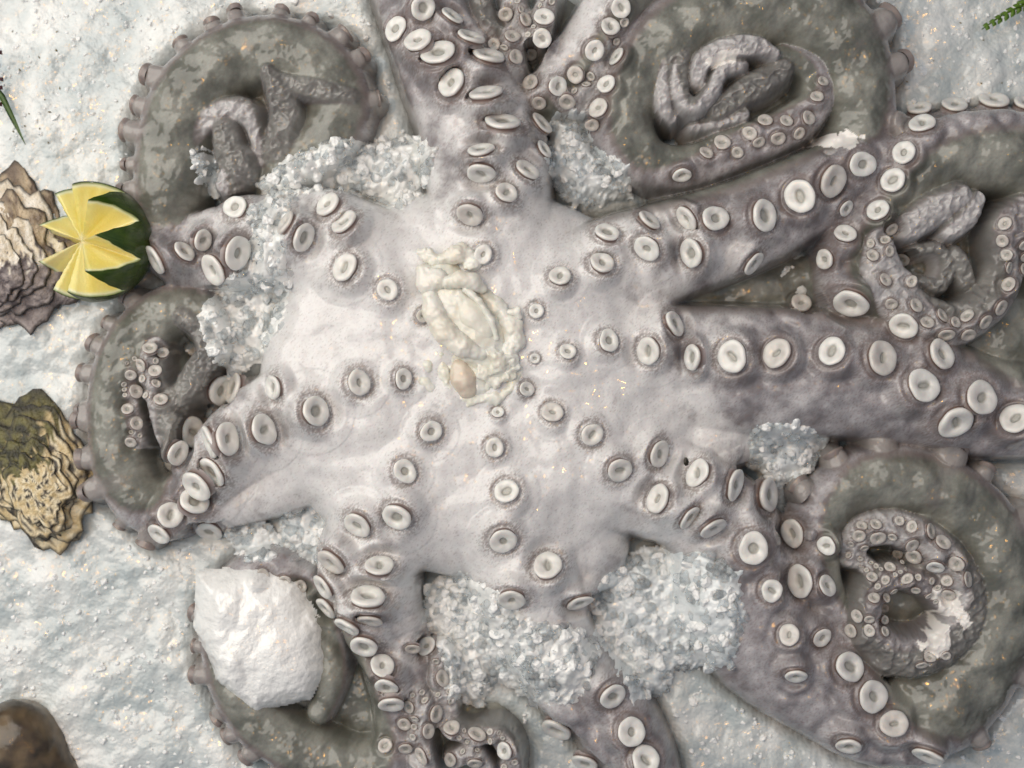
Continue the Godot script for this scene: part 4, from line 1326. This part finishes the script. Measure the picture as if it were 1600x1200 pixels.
func build_shells() -> void:
	oyster("ridged brown and cream oyster lying under the cut lime", Vector2(22, 392), Vector2(128, 92), 76.0, 6, Vector2(-5, 5), 3, func(x: float, z: float, n: float, k: int) -> Color:
		if x > 0.12 + n * 0.4:   # the rough dark end
			return Color(0.10, 0.085, 0.09).lerp(Color(0.34, 0.30, 0.29), clampf(0.4 + n * 1.2, 0.0, 1.0))
		if k < 3 and k % 2 == 0:
			return Color(0.16, 0.12, 0.09).lerp(Color(0.50, 0.41, 0.28), clampf(0.4 + n * 1.4, 0.0, 1.0))
		return Color(0.64, 0.56, 0.42).lerp(Color(0.80, 0.77, 0.69), clampf(0.5 + n * 1.2, 0.0, 1.0)))
	oyster("pale yellow flaky oyster with dark crevices beside the coiled arm", Vector2(42, 730), Vector2(126, 92), 62.0, 6, Vector2(3, 6), 4, func(x: float, z: float, n: float, k: int) -> Color:
		if x < -0.42 + n * 0.3:   # weed grows on the hinge end
			return Color(0.035, 0.034, 0.02).lerp(Color(0.15, 0.14, 0.05), clampf(0.4 + n * 1.3, 0.0, 1.0))
		if n > 0.34:
			return Color(0.07, 0.06, 0.05)
		return Color(0.55, 0.44, 0.24).lerp(Color(0.78, 0.71, 0.52), clampf(0.55 + n * 1.5, 0.0, 1.0)))
	# smooth brown shell in the corner
	var bones := []
	bones += bone([[-40, 1190, 90, -30], [30, 1160, 62, -18], [85, 1215, 40, -20]], 20.0)
	var tn := noise(FastNoiseLite.TYPE_SIMPLEX_SMOOTH, 0.02, 71, 3)
	var tint := func(p: Vector3) -> Color:
		var t := tn.get_noise_3d(p.x, p.y, p.z) * 1.2 + 0.45
		return Color(0.035, 0.024, 0.014).lerp(Color(0.15, 0.105, 0.055), clampf(t, 0.0, 1.0))
	var o := put("brown_shell", blob_mesh(bones, 5.0, 20.0, tn, 4.0, tint), mats.brown_shell, self)
	tag(o, "smooth dark brown shellfish at the corner of the ice", "shellfish")


# ------------------------------------------------------------------ bits of green
func ribbon(pts: Array, widths: Array, thick: float, col: Color, col2: Color) -> ArrayMesh:
	# pts Vector3 in marks; a thin leaf with a folded midrib
	var v := PackedVector3Array(); var c := PackedColorArray(); var idx := PackedInt32Array()
	for k in pts.size():
		var p: Vector3 = pts[k]
		var d: Vector3 = (pts[mini(k + 1, pts.size() - 1)] - pts[maxi(k - 1, 0)])
		d.y = 0
		var s := Vector3(-d.z, 0, d.x).normalized() * float(widths[k])
		v.append((p - s + Vector3(0, thick, 0)) * S)
		v.append((p + Vector3(0, thick * 0.3, 0)) * S)
		v.append((p + s + Vector3(0, thick, 0)) * S)
		v.append((p - Vector3(0, thick, 0)) * S)
		c.append_array([col, col2, col, col2])
	for k in pts.size() - 1:
		var a := k * 4
		for e in 4:
			var f := (e + 1) % 4
			idx.append_array([a + e, a + 4 + e, a + f, a + f, a + 4 + e, a + 4 + f])
	return array_mesh(v, smooth_normals(v, idx), c, idx)


func build_plants() -> void:
	var sg := plan(1074, 722, 100)
	var seed_ := put("dark_seed", grain_mesh(81, 2, 0.1), mat("dark_seed", lin(0.02, 0.018, 0.012), 0.4, false), self, Transform3D(Basis(Vector3.UP, 0.2) * Basis.from_scale(Vector3(4.5, 3.0, 8.0) * S), Vector3(sg.x, skin_height(sg.x, sg.y) + 2.0, sg.y) * S))
	tag(seed_, "tiny black seed stuck between suckers on the lower arm", "seed")
	var fl := SurfaceTool.new()
	fl.begin(Mesh.PRIMITIVE_TRIANGLES)
	var chip := grain_mesh(82, 1, 0.3)
	for k in 22:
		var p := Vector2(rng.randf_range(2, 120), rng.randf_range(40, 250)) if k < 16 else Vector2(rng.randf_range(1420, 1590), rng.randf_range(10, 140))
		var q := plan(p.x, p.y, 8)
		fl.append_from(chip, 0, Transform3D(Basis(Vector3.UP, rng.randf() * TAU) * Basis.from_scale(Vector3(rng.randf_range(1.5, 3.6), 0.8, rng.randf_range(0.8, 1.8)) * S), Vector3(q.x, bed_height(q.x, q.y) + 0.6, q.y) * S))
	var flecks := put("herb_flecks", fl.commit(), mat("herb_fleck", lin(0.20, 0.16, 0.07), 0.6, false), self)
	tag(flecks, "small brown herb flecks scattered on the ice", "herb flecks", "", "stuff")
	var y := 16.0
	var at := func(px: float, py: float, h: float) -> Vector3:
		var g := plan(px, py, h)
		return Vector3(g.x, h, g.y)
	var base: Vector3 = at.call(1605, 5, y)
	var fern := thing("fern_sprig", "bright green serrated fern sprig lying on the ice", "fern", base * S)
	var stem := [Vector3(1625, -8, 0), Vector3(1595, 10, 0), Vector3(1565, 24, 0), Vector3(1534, 46, 0)]
	var pts := []
	for p in stem:
		pts.append(at.call(p.x, p.y, y) - base)
	put("stem", ribbon(pts, [2.2, 2.0, 1.6, 0.8], 1.4, Color(0.10, 0.19, 0.02), Color(0.07, 0.14, 0.015)), mats.green_leaf, fern)
	for k in 9:
		var t := k / 9.0
		var c: Vector3 = pts[0].lerp(pts[3], t)
		for s in [-1.0, 1.0]:
			var d: Vector3 = (pts[3] - pts[0]).normalized()
			var w: Vector3 = Vector3(-d.z, 0, d.x) * s
			var l := lerpf(17.0, 7.0, t) * rng.randf_range(0.8, 1.1)
			var tip: Vector3 = c + d * l * 0.95 + w * l * 0.62 + Vector3(0, rng.randf_range(-3, 4), 0)
			put("leaflet", ribbon([c, c.lerp(tip, 0.45) + Vector3(0, 2, 0), c.lerp(tip, 0.75), tip], [2.0, 4.0, 2.6, 0.4], 1.0, Color(0.13, 0.25, 0.02), Color(0.08, 0.17, 0.015)), mats.green_leaf, fern)
	var bb: Vector3 = at.call(0, 140, y)
	var blade := put("grass_blade", ribbon([at.call(-12, 130, y) - bb, at.call(4, 152, y) - bb, at.call(20, 185, y - 2) - bb, at.call(40, 226, y - 6) - bb], [4, 5, 4, 0.5], 1.2, Color(0.07, 0.13, 0.03), Color(0.05, 0.10, 0.02)), mats.green_leaf, self, Transform3D(Basis.IDENTITY, bb * S))
	tag(blade, "thin green leaf blade lying on the ice", "leaf")
	var sprig := thing("berry_sprig", "sprig of tiny dark red berries at the edge of the ice", "berries", bb * S)
	var berry := grain_mesh(77, 2, 0.05)
	var bm := mat("dark_berry", lin(0.05, 0.008, 0.012), 0.3, false)
	for p in [[0, 82], [-3, 102], [2, 124], [-5, 134], [1, 137], [-8, 150], [0, 163]]:
		put("berry", berry, bm, sprig, Transform3D(Basis.from_scale(Vector3.ONE * 4.6 * S), (at.call(p[0], p[1], y) - bb) * S))
	put("stem", ribbon([at.call(-10, 70, y) - bb, at.call(-8, 120, y) - bb, at.call(-8, 170, y) - bb], [1.4, 1.4, 1.0], 1.0, Color(0.06, 0.05, 0.02), Color(0.05, 0.04, 0.02)), mats.green_leaf, sprig)
